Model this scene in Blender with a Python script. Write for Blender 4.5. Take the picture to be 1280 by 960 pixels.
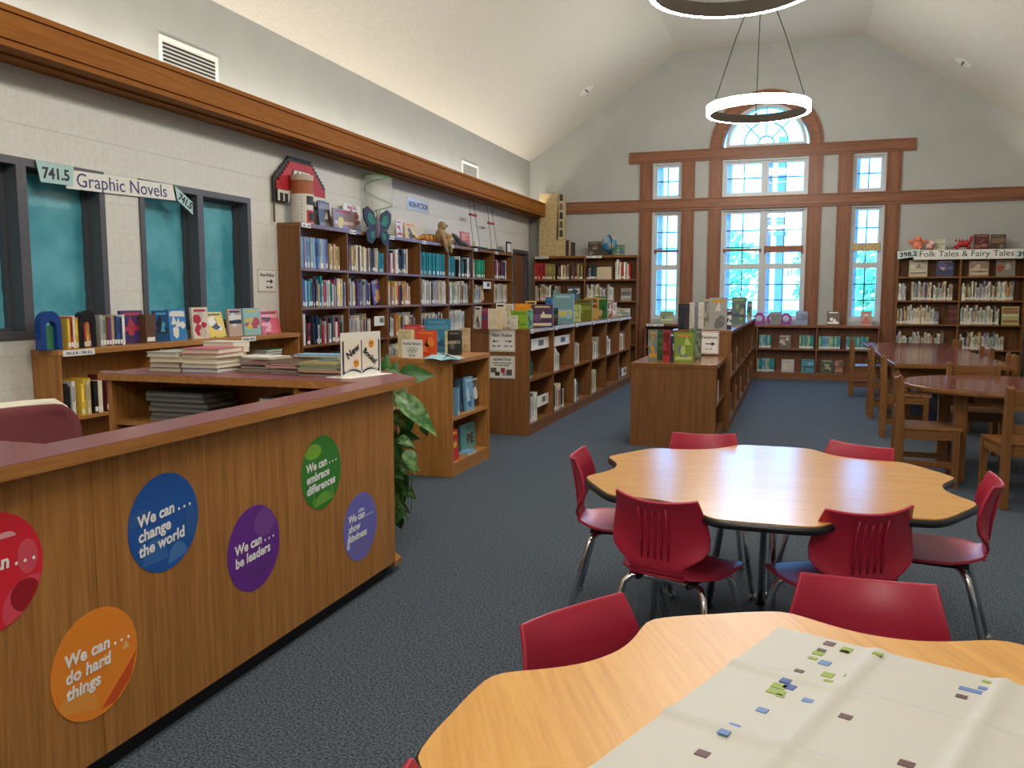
import bpy, bmesh, math, random
from mathutils import Matrix, Vector
for o in list(bpy.data.objects): bpy.data.objects.remove(o, do_unlink=True)
SC = bpy.context.scene
COL = SC.collection
rng = random.Random(7)
R = math.radians
# ------------------------------------------------------------------ camera
CAM_H, FPX, PITCH, YAW = 1.4, 1051.1, R(5.991), R(18.452)
cd = bpy.data.cameras.new('camera'); cam = bpy.data.objects.new('camera', cd); COL.objects.link(cam)
cd.sensor_fit = 'HORIZONTAL'; cd.sensor_width = 36; cd.lens = 36 * FPX / 1280
cam.location = (0, 0, CAM_H); cam.rotation_euler = (R(90) - PITCH, 0, YAW)
cd.clip_start = .02; cd.clip_end = 300
SC.camera = cam
# ------------------------------------------------------------------ world, exposure
W = bpy.data.worlds.new('sky'); SC.world = W; W.use_nodes = True
bg = W.node_tree.nodes['Background']
bg.inputs[0].default_value = (.095, .42, 1.0, 1); bg.inputs[1].default_value = 13.0
SC.view_settings.view_transform = 'Standard'; SC.view_settings.look = 'None'
SC.view_settings.gamma = 1; SC.view_settings.use_curve_mapping = False
SC.view_settings.exposure = 0.08
RING_POWER, COVE_POWER = 78.0, 19.0
# ------------------------------------------------------------------ pixel helper (1280x960 frame)
def ray(px, py):
    r = (px - 640., FPX, 480. - py)
    c, s = math.cos(PITCH), math.sin(PITCH)
    v = (r[0], c * r[1] + s * r[2], -s * r[1] + c * r[2])
    c, s = math.cos(YAW), math.sin(YAW)
    return Vector((c * v[0] - s * v[1], s * v[0] + c * v[1], v[2]))
def at(px, py, X=None, Y=None, Z=None):
    d = ray(px, py)
    t = X / d.x if X is not None else (Y / d.y if Y is not None else (Z - CAM_H) / d.z)
    return Vector((0, 0, CAM_H)) + d * t
# ------------------------------------------------------------------ colours and materials
def S(r, g, b):
    f = lambda c: (c / 255 / 12.92) if c <= 10 else ((c / 255 + .055) / 1.055) ** 2.4
    return (f(r), f(g), f(b))
MATS = {}
def newmat(name):
    m = bpy.data.materials.new(name); m.use_nodes = True; MATS[name] = m
    nt = m.node_tree
    return m, nt, nt.nodes['Principled BSDF']
def flat(name, col, rough=.5, metal=0., spec=.5, coat=0.):
    m, nt, b = newmat(name)
    b.inputs['Base Color'].default_value = (*col, 1); b.inputs['Roughness'].default_value = rough
    b.inputs['Metallic'].default_value = metal; b.inputs['Specular IOR Level'].default_value = spec
    b.inputs['Coat Weight'].default_value = coat
    return m
def noisy(name, c1, c2, scale=(1, 1, 1), nscale=8., rough=.5, detail=4., bump=0., bscale=None, lo=.35, hi=.65, spec=.5, bdist=.002):
    m, nt, b = newmat(name)
    tc = nt.nodes.new('ShaderNodeTexCoord'); mp = nt.nodes.new('ShaderNodeMapping'); mp.inputs['Scale'].default_value = scale
    nz = nt.nodes.new('ShaderNodeTexNoise'); nz.inputs['Scale'].default_value = nscale; nz.inputs['Detail'].default_value = detail
    rp = nt.nodes.new('ShaderNodeValToRGB')
    rp.color_ramp.elements[0].position = lo; rp.color_ramp.elements[0].color = (*c1, 1)
    rp.color_ramp.elements[1].position = hi; rp.color_ramp.elements[1].color = (*c2, 1)
    L = nt.links.new
    L(tc.outputs['Object'], mp.inputs[0]); L(mp.outputs[0], nz.inputs['Vector']); L(nz.outputs[0], rp.inputs[0]); L(rp.outputs[0], b.inputs['Base Color'])
    b.inputs['Roughness'].default_value = rough; b.inputs['Specular IOR Level'].default_value = spec
    if bump:
        n2 = nt.nodes.new('ShaderNodeTexNoise'); n2.inputs['Scale'].default_value = bscale or nscale; n2.inputs['Detail'].default_value = 3
        bp = nt.nodes.new('ShaderNodeBump'); bp.inputs['Strength'].default_value = bump; bp.inputs['Distance'].default_value = bdist
        L(tc.outputs['Object'], n2.inputs['Vector']); L(n2.outputs[0], bp.inputs['Height']); L(bp.outputs[0], b.inputs['Normal'])
    return m
def wood(name, c1, c2, axis, rough=.42, fine=34., stretch=.045, coat=0.):
    """oak: fine pores stretched along the axis plus broad cathedral figure"""
    m, nt, b = newmat(name); L = nt.links.new
    tc = nt.nodes.new('ShaderNodeTexCoord')
    sc = [1, 1, 1]; sc['xyz'.index(axis)] = stretch
    mp = nt.nodes.new('ShaderNodeMapping'); mp.inputs['Scale'].default_value = sc
    n1 = nt.nodes.new('ShaderNodeTexNoise'); n1.inputs['Scale'].default_value = fine * 3; n1.inputs['Detail'].default_value = 3
    n2 = nt.nodes.new('ShaderNodeTexNoise'); n2.inputs['Scale'].default_value = 5; n2.inputs['Detail'].default_value = 2; n2.inputs['Distortion'].default_value = .6
    wv = nt.nodes.new('ShaderNodeMath'); wv.operation = 'MULTIPLY'; wv.inputs[1].default_value = 16
    fr = nt.nodes.new('ShaderNodeMath'); fr.operation = 'PINGPONG'; fr.inputs[1].default_value = 1.
    mx = nt.nodes.new('ShaderNodeMix'); mx.data_type = 'FLOAT'; mx.inputs[0].default_value = .22
    rp = nt.nodes.new('ShaderNodeValToRGB')
    rp.color_ramp.elements[0].position = .25; rp.color_ramp.elements[0].color = (*c1, 1)
    rp.color_ramp.elements[1].position = .72; rp.color_ramp.elements[1].color = (*c2, 1)
    L(tc.outputs['Object'], mp.inputs[0]); L(mp.outputs[0], n1.inputs['Vector']); L(mp.outputs[0], n2.inputs['Vector'])
    L(n2.outputs[0], wv.inputs[0]); L(wv.outputs[0], fr.inputs[0])
    L(n1.outputs[0], mx.inputs[2]); L(fr.outputs[0], mx.inputs[3]); L(mx.outputs[0], rp.inputs[0]); L(rp.outputs[0], b.inputs['Base Color'])
    b.inputs['Roughness'].default_value = rough; b.inputs['Coat Weight'].default_value = coat; b.inputs['Coat Roughness'].default_value = .2; b.inputs['Specular IOR Level'].default_value = .35 if rough > .3 else .5
    return m
OAK1, OAK2 = S(150, 98, 46), S(188, 132, 70)
for a in 'xyz': wood('oak_' + a, OAK1, OAK2, a)
DK1, DK2 = S(114, 72, 36), S(142, 95, 52)
for a in 'xyz': wood('case_' + a, DK1, DK2, a)
wood('case_top', DK1, DK2, 'x', rough=.24); wood('case_shelf', DK1, DK2, 'x', rough=.3)
TR1, TR2 = S(112, 68, 44), S(146, 96, 66)
for a in 'xyz': wood('trim_' + a, TR1, TR2, a)
wood('beam_y', S(136, 80, 28), S(160, 102, 42), 'y', rough=.6)
MATS['beam_y'].node_tree.nodes['Principled BSDF'].inputs['Specular IOR Level'].default_value = .1
for a in 'xyz': wood('chairwood_' + a, S(108, 70, 35), S(140, 95, 52), a, rough=.32)
wood('laminate_oak', S(202, 148, 80), S(218, 166, 96), 'x', rough=.22, fine=34, stretch=.05)
MATS['laminate_oak'].node_tree.nodes['Principled BSDF'].inputs['Specular IOR Level'].default_value = .36
wood('laminate_oak_near', S(204, 148, 74), S(224, 170, 94), 'y', rough=.38, fine=34, stretch=.05)
noisy('maroon', S(128, 72, 74), S(142, 86, 88), nscale=180, rough=.3)
noisy('maroon_gloss', S(112, 60, 60), S(122, 70, 70), nscale=180, rough=.12)
flat('holder', S(196, 196, 200), .22)
noisy('carpet', S(42, 50, 60), S(105, 114, 124), nscale=120, rough=.95, detail=5, bump=.6, bscale=260, spec=.1, bdist=.004)
noisy('block_paint', S(218, 216, 206), S(226, 224, 215), nscale=30, rough=.55, bump=.1, bscale=130)
noisy('plaster', S(166, 167, 162), S(171, 172, 167), nscale=3, rough=.6, bump=.1, bscale=90)
noisy('ceiling_paint', S(206, 202, 190), S(220, 216, 205), nscale=60, rough=.9, bump=.9, bscale=55, bdist=.006)
flat('mortar', S(206, 204, 195), .8)
flat('black', (.012, .012, .013), .45); flat('black_gloss', (.012, .013, .016), .3); flat('kick', (.004, .004, .005), .6)
flat('chrome', (.75, .76, .78), .12, 1.); flat('steel', (.45, .46, .48), .35, 1.)
flat('darkmetal', S(70, 64, 60), .4, .6); flat('ring_inner', S(128, 118, 108), .5); flat('dish', (.32, .33, .35), .2, 1.)
flat('grey_frame', S(82, 82, 86), .45); flat('sash', S(196, 198, 196), .5); flat('lead', S(70, 80, 92), .5)
flat('white', S(236, 234, 226), .6); flat('white_ink', S(250, 250, 248), .5); flat('paper', S(198, 195, 185), .55); flat('white_gloss', S(236, 236, 232), .3)
flat('red_plastic', S(172, 34, 60), .38)
noisy('teal_paper', S(66, 166, 184), S(116, 202, 216), nscale=3.2, rough=.7, detail=5, bump=.5, bscale=7, bdist=.02)
noisy('upholstery', S(106, 48, 54), S(124, 62, 68), nscale=300, rough=.95)
flat('cream_plastic', S(232, 226, 204), .4)
noisy('leaf', S(34, 84, 32), S(70, 130, 52), nscale=9, rough=.4)
noisy('leaf_pale', S(58, 118, 56), S(140, 178, 110), nscale=26, rough=.35, lo=.42, hi=.6)
noisy('tree_leaf', S(150, 184, 138), S(190, 214, 170), nscale=2, rough=.8)
noisy('grass', S(96, 124, 72), S(128, 150, 96), nscale=2, rough=.9)
noisy('bark', S(90, 72, 58), S(120, 100, 84), nscale=9, rough=.9)
noisy('brick', S(176, 190, 210), S(206, 216, 230), nscale=12, rough=.8)
flat('stone_post', S(176, 186, 206), .7)
noisy('burlap', S(176, 150, 104), S(204, 182, 138), nscale=24, rough=.9)
noisy('fur', S(150, 124, 88), S(186, 160, 120), nscale=40, rough=.95)
def attr_mat(name, rough):
    m, nt, b = newmat(name)
    a = nt.nodes.new('ShaderNodeAttribute'); a.attribute_name = 'Col'
    nt.links.new(a.outputs['Color'], b.inputs['Base Color']); b.inputs['Roughness'].default_value = rough
attr_mat('paint', .55); attr_mat('gloss', .28)
m, nt, b = newmat('cover')
oi = nt.nodes.new('ShaderNodeObjectInfo'); nt.links.new(oi.outputs['Color'], b.inputs['Base Color']); b.inputs['Roughness'].default_value = .4
m, nt, b = newmat('cover_band')
oi = nt.nodes.new('ShaderNodeObjectInfo'); hs = nt.nodes.new('ShaderNodeHueSaturation')
hs.inputs['Hue'].default_value = .5; hs.inputs['Value'].default_value = 1.6
ma = nt.nodes.new('ShaderNodeMath'); ma.operation = 'MULTIPLY_ADD'; ma.inputs[1].default_value = 1.3; ma.inputs[2].default_value = .25
nt.links.new(oi.outputs['Random'], ma.inputs[0]); nt.links.new(ma.outputs[0], hs.inputs['Value']); nt.links.new(oi.outputs['Color'], hs.inputs['Color']); nt.links.new(hs.outputs[0], b.inputs['Base Color'])
flat('pages', S(222, 214, 192), .8)
def emit(name, col, p):
    m, nt, b = newmat(name)
    b.inputs['Base Color'].default_value = (.8, .8, .8, 1); b.inputs['Emission Color'].default_value = (*col, 1); b.inputs['Emission Strength'].default_value = p
emit('ring_glow', (1., .95, .87), RING_POWER); emit('cove_glow', (1., .93, .80), COVE_POWER)
def glassmat(name, tint, fac):
    m = bpy.data.materials.new(name); m.use_nodes = True; MATS[name] = m; nt = m.node_tree; nt.nodes.clear()
    o = nt.nodes.new('ShaderNodeOutputMaterial'); t = nt.nodes.new('ShaderNodeBsdfTransparent'); g = nt.nodes.new('ShaderNodeBsdfGlossy'); x = nt.nodes.new('ShaderNodeMixShader')
    t.inputs[0].default_value = (*tint, 1); g.inputs['Roughness'].default_value = .02; x.inputs[0].default_value = fac
    nt.links.new(t.outputs[0], x.inputs[1]); nt.links.new(g.outputs[0], x.inputs[2]); nt.links.new(x.outputs[0], o.inputs[0])
glassmat('glass', (.97, .99, 1.), .05)
def netmat(name, col, fac):
    m = bpy.data.materials.new(name); m.use_nodes = True; MATS[name] = m; nt = m.node_tree; nt.nodes.clear()
    o = nt.nodes.new('ShaderNodeOutputMaterial'); t = nt.nodes.new('ShaderNodeBsdfTransparent'); g = nt.nodes.new('ShaderNodeBsdfDiffuse'); x = nt.nodes.new('ShaderNodeMixShader')
    g.inputs[0].default_value = (*col, 1); x.inputs[0].default_value = fac
    nt.links.new(t.outputs[0], x.inputs[1]); nt.links.new(g.outputs[0], x.inputs[2]); nt.links.new(x.outputs[0], o.inputs[0])
netmat('netting', S(226, 230, 218), .33)
# ------------------------------------------------------------------ mesh builder
class MB:
    def __init__(s): s.v = []; s.f = []; s.m = []; s.c = []; s.T = None
    def add(s, vs, fs, m=0, col=None):
        b = len(s.v)
        for p in vs:
            p = Vector(p)
            s.v.append(s.T @ p if s.T is not None else p)
        for f in fs: s.f.append([b + i for i in f]); s.m.append(m); s.c.append(col)
        return s
    def box(s, x0, x1, y0, y1, z0, z1, m=0, col=None):
        return s.add([(x0, y0, z0), (x1, y0, z0), (x1, y1, z0), (x0, y1, z0), (x0, y0, z1), (x1, y0, z1), (x1, y1, z1), (x0, y1, z1)],
                     [(0, 3, 2, 1), (4, 5, 6, 7), (0, 1, 5, 4), (1, 2, 6, 5), (2, 3, 7, 6), (3, 0, 4, 7)], m, col)
    def prism(s, pts, z0, z1, m=0, col=None, mside=None, ax='z'):
        n = len(pts)
        mk = {'z': lambda a, b, h: (a, b, h), 'y': lambda a, b, h: (a, h, b), 'x': lambda a, b, h: (h, a, b)}[ax]
        vs = [mk(a, b, z0) for a, b in pts] + [mk(a, b, z1) for a, b in pts]
        s.add(vs, [tuple(range(n - 1, -1, -1)), tuple(range(n, 2 * n))], m, col)
        s.add(vs, [(i, (i + 1) % n, n + (i + 1) % n, n + i) for i in range(n)], m if mside is None else mside, col)
        return s
    def tube(s, path, r, n=8, m=0, col=None, cap=True):
        P = [Vector(p) for p in path]; k = len(P); rr = r if isinstance(r, (list, tuple)) else [r] * k
        vs = []; up = None
        for i in range(k):
            d = (P[min(i + 1, k - 1)] - P[max(i - 1, 0)]).normalized()
            if up is None: up = Vector((0, 0, 1)) if abs(d.z) < .9 else Vector((1, 0, 0))
            a = d.cross(up)
            if a.length < 1e-5: a = d.orthogonal()
            a.normalize(); b2 = a.cross(d).normalized(); up = b2
            for j in range(n):
                t = 2 * math.pi * j / n
                vs.append(P[i] + (a * math.cos(t) + b2 * math.sin(t)) * rr[i])
        fs = [(i * n + j, i * n + (j + 1) % n, (i + 1) * n + (j + 1) % n, (i + 1) * n + j) for i in range(k - 1) for j in range(n)]
        if cap: fs += [tuple(range(n - 1, -1, -1)), tuple((k - 1) * n + j for j in range(n))]
        return s.add(vs, fs, m, col)
    def lathe(s, prof, n=16, c=(0, 0, 0), m=0, col=None):
        k = len(prof); vs = [(c[0] + r * math.cos(2 * math.pi * j / n), c[1] + r * math.sin(2 * math.pi * j / n), c[2] + z) for r, z in prof for j in range(n)]
        fs = [(i * n + j, i * n + (j + 1) % n, (i + 1) * n + (j + 1) % n, (i + 1) * n + j) for i in range(k - 1) for j in range(n)]
        fs += [tuple(range(n - 1, -1, -1)), tuple((k - 1) * n + j for j in range(n))]
        return s.add(vs, fs, m, col)
    def ball(s, c, r, nu=12, nv=8, m=0, col=None):
        if not isinstance(r, (list, tuple)): r = (r, r, r)
        vs = [(c[0], c[1], c[2] - r[2])]
        for i in range(1, nv):
            a = math.pi * i / nv - math.pi / 2
            vs += [(c[0] + r[0] * math.cos(a) * math.cos(2 * math.pi * j / nu), c[1] + r[1] * math.cos(a) * math.sin(2 * math.pi * j / nu), c[2] + r[2] * math.sin(a)) for j in range(nu)]
        vs.append((c[0], c[1], c[2] + r[2])); T = len(vs) - 1
        fs = [(0, 1 + (j + 1) % nu, 1 + j) for j in range(nu)]
        fs += [(1 + i * nu + j, 1 + i * nu + (j + 1) % nu, 1 + (i + 1) * nu + (j + 1) % nu, 1 + (i + 1) * nu + j) for i in range(nv - 2) for j in range(nu)]
        fs += [(T, 1 + (nv - 2) * nu + j, 1 + (nv - 2) * nu + (j + 1) % nu) for j in range(nu)]
        return s.add(vs, fs, m, col)
    def mesh(s, name, mats, smooth=False, off=None, bevel=0., fixn=False):
        me = bpy.data.meshes.new(name)
        vs = [v - off for v in s.v] if off is not None else s.v
        me.from_pydata([tuple(v) for v in vs], [], s.f)
        if not isinstance(mats, (list, tuple)): mats = [mats]
        for mm in mats: me.materials.append(MATS[mm])
        me.polygons.foreach_set('material_index', s.m)
        if any(c is not None for c in s.c):
            ca = me.attributes.new('Col', 'FLOAT_COLOR', 'CORNER'); d = []
            for f, c in zip(s.f, s.c): d += [*(c or (.5, .5, .5)), 1.] * len(f)
            ca.data.foreach_set('color', d)
        if smooth: me.polygons.foreach_set('use_smooth', [True] * len(me.polygons))
        if bevel or fixn:
            bm = bmesh.new(); bm.from_mesh(me)
            if fixn: bmesh.ops.recalc_face_normals(bm, faces=bm.faces)
            if bevel:
                bmesh.ops.remove_doubles(bm, verts=bm.verts, dist=1e-5)
                es = [e for e in bm.edges if len(e.link_faces) == 2 and e.calc_face_angle(0) > .5]
                bmesh.ops.bevel(bm, geom=es, offset=bevel, segments=2, affect='EDGES', profile=.6, clamp_overlap=True)
            bm.to_mesh(me); bm.free()
        me.update()
        return me
    def build(s, name, mats, parent=None, world=False, **k):
        off = parent.location.copy() if (world and parent is not None) else None
        return link(name, s.mesh(name, mats, off=off, **k), parent)
def link(name, data, parent=None, loc=None, rot=None):
    o = bpy.data.objects.new(name, data); COL.objects.link(o)
    if parent is not None: o.parent = parent
    if loc is not None: o.location = loc
    if rot is not None: o.rotation_euler = rot
    return o
def tag(o, label=None, cat=None, group=None, kind=None):
    if label: o['label'] = label
    if cat: o['category'] = cat
    if group: o['group'] = group
    if kind: o['kind'] = kind
    return o
def thing(name, label, cat, loc=(0, 0, 0), rz=0., group=None):
    o = link(name, None, None, loc, (0, 0, rz)); o.empty_display_size = .05
    return tag(o, label, cat, group)
def struct(name, label, loc=(0, 0, 0)):
    o = link(name, None, None, loc); tag(o, label, None, None, 'structure'); return o
def copy_tree(o, parent=None):
    c = o.copy(); COL.objects.link(c); c.parent = parent
    for ch in o.children: copy_tree(ch, c)
    return c
TXT = {}
def text(s, size, mat, parent, origin, u, v, name='lettering', align='LEFT', shear=0., bold=0., ext=.0006, space=1., lead=1., maxw=None):
    """flat raised lettering; origin, right vector u and up vector v are in the parent's space"""
    key = (s, size, align, shear, bold, ext, space, lead, mat, maxw)
    if key not in TXT:
        cu = bpy.data.curves.new('t', 'FONT'); cu.body = s; cu.size = size; cu.align_x = align; cu.shear = shear; cu.offset = bold; cu.extrude = ext
        cu.space_character = space; cu.space_line = lead; cu.resolution_u = 3
        o = bpy.data.objects.new('t', cu); COL.objects.link(o)
        bpy.context.view_layer.update()
        me = bpy.data.meshes.new_from_object(o.evaluated_get(bpy.context.evaluated_depsgraph_get()))
        bpy.data.objects.remove(o, do_unlink=True); bpy.data.curves.remove(cu)
        if maxw:
            xs = [q.co.x for q in me.vertices]; w = max(xs) - min(xs)
            for q in me.vertices: q.co.x *= maxw / w
        me.materials.clear(); me.materials.append(MATS[mat]); TXT[key] = me
    u, v = Vector(u).normalized(), Vector(v).normalized(); n = u.cross(v)
    o = link(name, TXT[key], parent)
    M = Matrix((u, v, n)).transposed().to_4x4(); M.translation = Vector(origin) + n * ext
    o.matrix_local = M
    return o
ORD = ['first', 'second', 'third', 'fourth', 'fifth', 'sixth', 'seventh', 'eighth', 'ninth', 'tenth', 'eleventh', 'twelfth', 'thirteenth', 'fourteenth', 'fifteenth', 'sixteenth', 'seventeenth', 'eighteenth', 'nineteenth']
TENS = {2: 'twent', 3: 'thirt', 4: 'fort', 5: 'fift'}
def ordn(i):
    if i <= 19: return ORD[i - 1]
    t, r = divmod(i, 10)
    return TENS[t] + 'ieth' if r == 0 else TENS[t] + 'y-' + ORD[r - 1]
# ================================================================== structure
XW, XR, YB, YR = -4.72, 4.1, 15.2, -4.0
XC = -.54; ZE, ZRIDGE = 3.86, 5.6; XA, XB = -2.04, .96; ZER = 3.56
mb = MB().box(XW - .3, XR + .3, YR - .3, YB + .3, -.1, 0)
tag(mb.build('floor', 'carpet'), 'dark blue grey speckled carpet', None, None, 'structure')
# ---- left wall: concrete block below the cove, plaster above
def cells(y0, y1, z0, z1, holes):
    ys = sorted({y0, y1, *[h[0] for h in holes], *[h[1] for h in holes]}); zs = sorted({z0, z1, *[h[2] for h in holes], *[h[3] for h in holes]})
    ys = [y for y in ys if y0 <= y <= y1]; zs = [z for z in zs if z0 <= z <= z1]
    for a, b in zip(ys, ys[1:]):
        for c, d in zip(zs, zs[1:]):
            if not any(h[0] <= (a + b) / 2 <= h[1] and h[2] <= (c + d) / 2 <= h[3] for h in holes): yield a, b, c, d
LW = [(3.52, 4.894, 1.12, 2.279), (5.234, 6.613, 1.12, 2.279)]
LDOOR = (14.18, 15.05, 0, 2.22)
wl = struct('wall_left', 'pale grey painted concrete block wall below plaster')
mb = MB()
for a, b, c, d in cells(YR, YB, 0, 2.85, LW + [LDOOR]): mb.box(XW - .18, XW - .003, a, b, c, d)
mb.build('block_backing', 'mortar', wl)
mb = MB().box(XW - .18, XW, YR, YB, 2.85, 4.2)
mb.build('upper_plaster', 'plaster', wl)
holes = LW + [LDOOR]
blk = {}
CH = .211
for k in range(0, 14):
    z0 = max(1.435 - .211 * 7 + .211 * k, .0); z1 = min(1.435 - .211 * 7 + .211 * (k + 1), 2.85)
    if z1 - z0 < .02: continue
    L = .406; y = 3.0 - (L / 2 if k % 2 else 0)
    while y < YB:
        a, b = max(y, 3.0), min(y + L, YB); y += L
        if b - a < .03: continue
        if a > 7.2 and b < 13.3 and z1 < 2.0: continue
        segs = list(cells(a, b, z0, z1, [(h[0], h[1], h[2], h[3]) for h in holes if h[0] < b and h[1] > a and h[2] < z1 and h[3] > z0]))
        for (p, q, r, s_) in segs:
            if q - p < .02 or s_ - r < .02: continue
            key = (round(q - p, 3), round(s_ - r, 3))
            if key not in blk:
                w_, h_ = key; g = .0018
                blk[key] = MB().box(-.02, 0, .0003, w_ - .0003, g, h_ - g).mesh('block', 'block_paint')
            link('block', blk[key], wl, (XW, p, r))
# ---- back wall with openings
xo = lambda a: XC + a
BW = [(xo(-1.90), xo(-1.39), .98, 2.89), (xo(-.70), xo(.70), .98, 2.89), (xo(1.39), xo(1.90), .98, 2.89),
      (xo(-1.90), xo(-1.39), 3.095, 3.727), (xo(-.70), xo(.70), 3.095, 3.727), (xo(1.39), xo(1.90), 3.095, 3.727)]
AZ, AR = 3.925, .70
mb = MB()
for a, b, c, d in cells(XW - .2, XR + .2, 0, AZ, BW): mb.box(a, b, YB, YB + .2, c, d)
mb.box(XW - .2, xo(-AR), YB, YB + .2, AZ, 5.75); mb.box(xo(AR), XR + .2, YB, YB + .2, AZ, 5.75)
N = 28
for i in range(N):
    t0, t1 = math.pi * i / N, math.pi * (i + 1) / N
    x0, x1 = xo(-AR * math.cos(t0)), xo(-AR * math.cos(t1)); z0, z1 = AZ + AR * math.sin(t0), AZ + AR * math.sin(t1)
    mb.prism([(x0, z0), (x1, z1), (x1, 5.75), (x0, 5.75)], YB, YB + .2, ax='y')
tag(mb.build('wall_back', 'plaster', fixn=True), 'grey plaster gable wall around the wooden window trim', None, None, 'structure')
tag(MB().box(XR, XR + .2, YR, YB, 0, 4.2).build('wall_right', 'plaster'), 'pale plaster side wall', None, None, 'structure')
tag(MB().box(XW - .2, XR + .2, YR - .2, YR, 0, 5.75).build('wall_rear', 'plaster'), 'pale plaster wall behind the viewer', None, None, 'structure')
mb = MB()
for p, q in (((XW - .01, ZE), (XA, ZRIDGE)), ((XA, ZRIDGE), (XB, ZRIDGE)), ((XB, ZRIDGE), (XR + .01, ZER))):
    mb.prism([p, q, (q[0], q[1] + .15), (p[0], p[1] + .15)], YR, YB, ax='y')
tag(mb.build('ceiling', 'ceiling_paint', fixn=True), 'off-white textured vaulted ceiling with flat ridge', None, None, 'structure')
# ---- moulded boards: two thin grooves between three strips
def board(t, name, mat, axis, a, b, lo, hi, face, th, sgn):
    """axis y: board on a wall x=face; axis x / z: board on the back wall y=face. lo..hi across, a..b along"""
    w = hi - lo; e = w * .19; gr = .011 if axis == 'y' else .02
    mb = MB()
    for (c, d) in ((lo, lo + e - gr), (lo + e, hi - e), (hi - e + gr, hi)):
        if axis == 'y': mb.box(min(face, face + sgn * th), max(face, face + sgn * th), a, b, c, d)
        elif axis == 'x': mb.box(a, b, face - th, face, c, d)
        else: mb.box(c, d, face - th, face, a, b)
    k = th - .016
    if axis == 'y': mb.box(min(face, face + sgn * k), max(face, face + sgn * k), a, b, lo + .002, hi - .002)
    elif axis == 'x': mb.box(a, b, face - k, face, lo + .002, hi - .002)
    else: mb.box(lo + .002, hi - .002, face - k, face, a, b)
    return mb.build(name, mat, t)
for n, (wx, sg) in enumerate(((XW, 1), (XR, -1))):
    t = struct('trim_%d' % (n + 1), 'oak cove box running along the side wall')
    fx = wx + sg * .352
    board(t, 'fascia', 'beam_y', 'y', YR, YB - .005, 2.83, 3.067, fx, .025, sg)
    mb = MB().box(min(wx, fx), max(wx, fx), YR, YB - .005, 2.845, 2.865); mb.build('cove_floor', 'beam_y', t)
    mb = MB().box(min(wx + sg * .12, wx + sg * .2), max(wx + sg * .12, wx + sg * .2), YR, YB - .005, 2.83, 2.846); mb.build('soffit_bead', 'beam_y', t)
    t2 = thing('cove_light', 'warm light strip hidden in the cove above the %s oak beam' % ('left' if n == 0 else 'right'), 'light', (wx + sg * .2, 5, 2.866))
    MB().box(-.04, .04, YR - 4.9, 9.9, .004, .03).build('diffuser', 'cove_glow', t2)
    MB().box(-.05, .05, YR - 4.9, 9.9, 0, .004).build('channel', 'steel', t2)
t = struct('trim_3', 'horizontal oak rail across the gable wall')
board(t, 'rail', 'trim_x', 'x', XW + .38, XR - .38, 2.89, 3.095, YB, .045, 0)
t = struct('trim_4', 'upper oak board above the small windows')
board(t, 'rail', 'trim_x', 'x', xo(-2.32), xo(2.32), 3.727, 3.925, YB, .045, 0)
t = struct('trim_5', 'upright oak boards beside the windows')
for a, b in ((-2.125, -1.90), (-1.39, -1.165), (-.925, -.70), (.70, .925), (1.165, 1.39), (1.90, 2.125)):
    board(t, 'upright', 'trim_z', 'z', 3.096, 3.726, xo(a), xo(b), YB, .035, 0)
    board(t, 'upright', 'trim_z', 'z', .84, 2.889, xo(a), xo(b), YB, .035, 0)
    MB().box(xo(a) - .004, xo(b) + .004, YB - .045, YB, .02, .84).build('upright_base', 'trim_z', t, bevel=.004)
# arch surround
t = struct('trim_6', 'arched oak surround over the centre window')
for (r0, r1, th) in ((.70, .74, .04), (.746, .88, .03), (.886, .925, .045)):
    mb = MB()
    for i in range(36):
        t0, t1 = math.pi * i / 36, math.pi * (i + 1) / 36
        mb.prism([(XC + r0 * math.cos(t0), AZ + r0 * math.sin(t0)), (XC + r1 * math.cos(t0), AZ + r1 * math.sin(t0)), (XC + r1 * math.cos(t1), AZ + r1 * math.sin(t1)), (XC + r0 * math.cos(t1), AZ + r0 * math.sin(t1))], YB - th, YB, ax='y')
    mb.build('arch_band', 'trim_x', t, fixn=True)
# ---- windows in the back wall
YG = YB + .10
def panes(t, x0, x1, z0, z1, nx, nz):
    """glass panes set one by one between dark muntins"""
    w, h = (x1 - x0) / nx, (z1 - z0) / nz; g = .009
    me = MB().box(g, w - g, -.002, .002, g, h - g).mesh('pane', 'glass')
    for i in range(nx):
        for j in range(nz): link('pane', me, t, (x0 + i * w, YG, z0 + j * h))
    for i in range(1, nx): MB().box(x0 + i * w - g, x0 + i * w + g, YG - .012, YG + .012, z0, z1).build('muntin', 'lead', t)
    for j in range(1, nz): MB().box(x0, x1, YG - .012, YG + .012, z0 + j * h - g, z0 + j * h + g).build('muntin', 'lead', t)
def sash(t, x0, x1, z0, z1, e, nx, nz):
    mb = MB().box(x0, x0 + e, YG - .03, YG + .03, z0, z1).box(x1 - e, x1, YG - .03, YG + .03, z0, z1).box(x0 + e, x1 - e, YG - .03, YG + .03, z0, z0 + e).box(x0 + e, x1 - e, YG - .03, YG + .03, z1 - e, z1)
    mb.build('sash', 'sash', t); panes(t, x0 + e, x1 - e, z0 + e, z1 - e, nx, nz)
def wframe(t, x0, x1, z0, z1, e):
    MB().box(x0, x0 + e, YB + .02, YB + .19, z0, z1).box(x1 - e, x1, YB + .02, YB + .19, z0, z1).box(x0 + e, x1 - e, YB + .02, YB + .19, z0, z0 + e).box(x0 + e, x1 - e, YB + .02, YB + .19, z1 - e, z1).build('window_frame', 'sash', t)
WL = ['tall narrow window left of the centre window', 'wide double window in the centre', 'tall narrow window right of the centre window', 'small square window over the left one', 'wide upper window under the arch', 'small square window over the right one']
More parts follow.
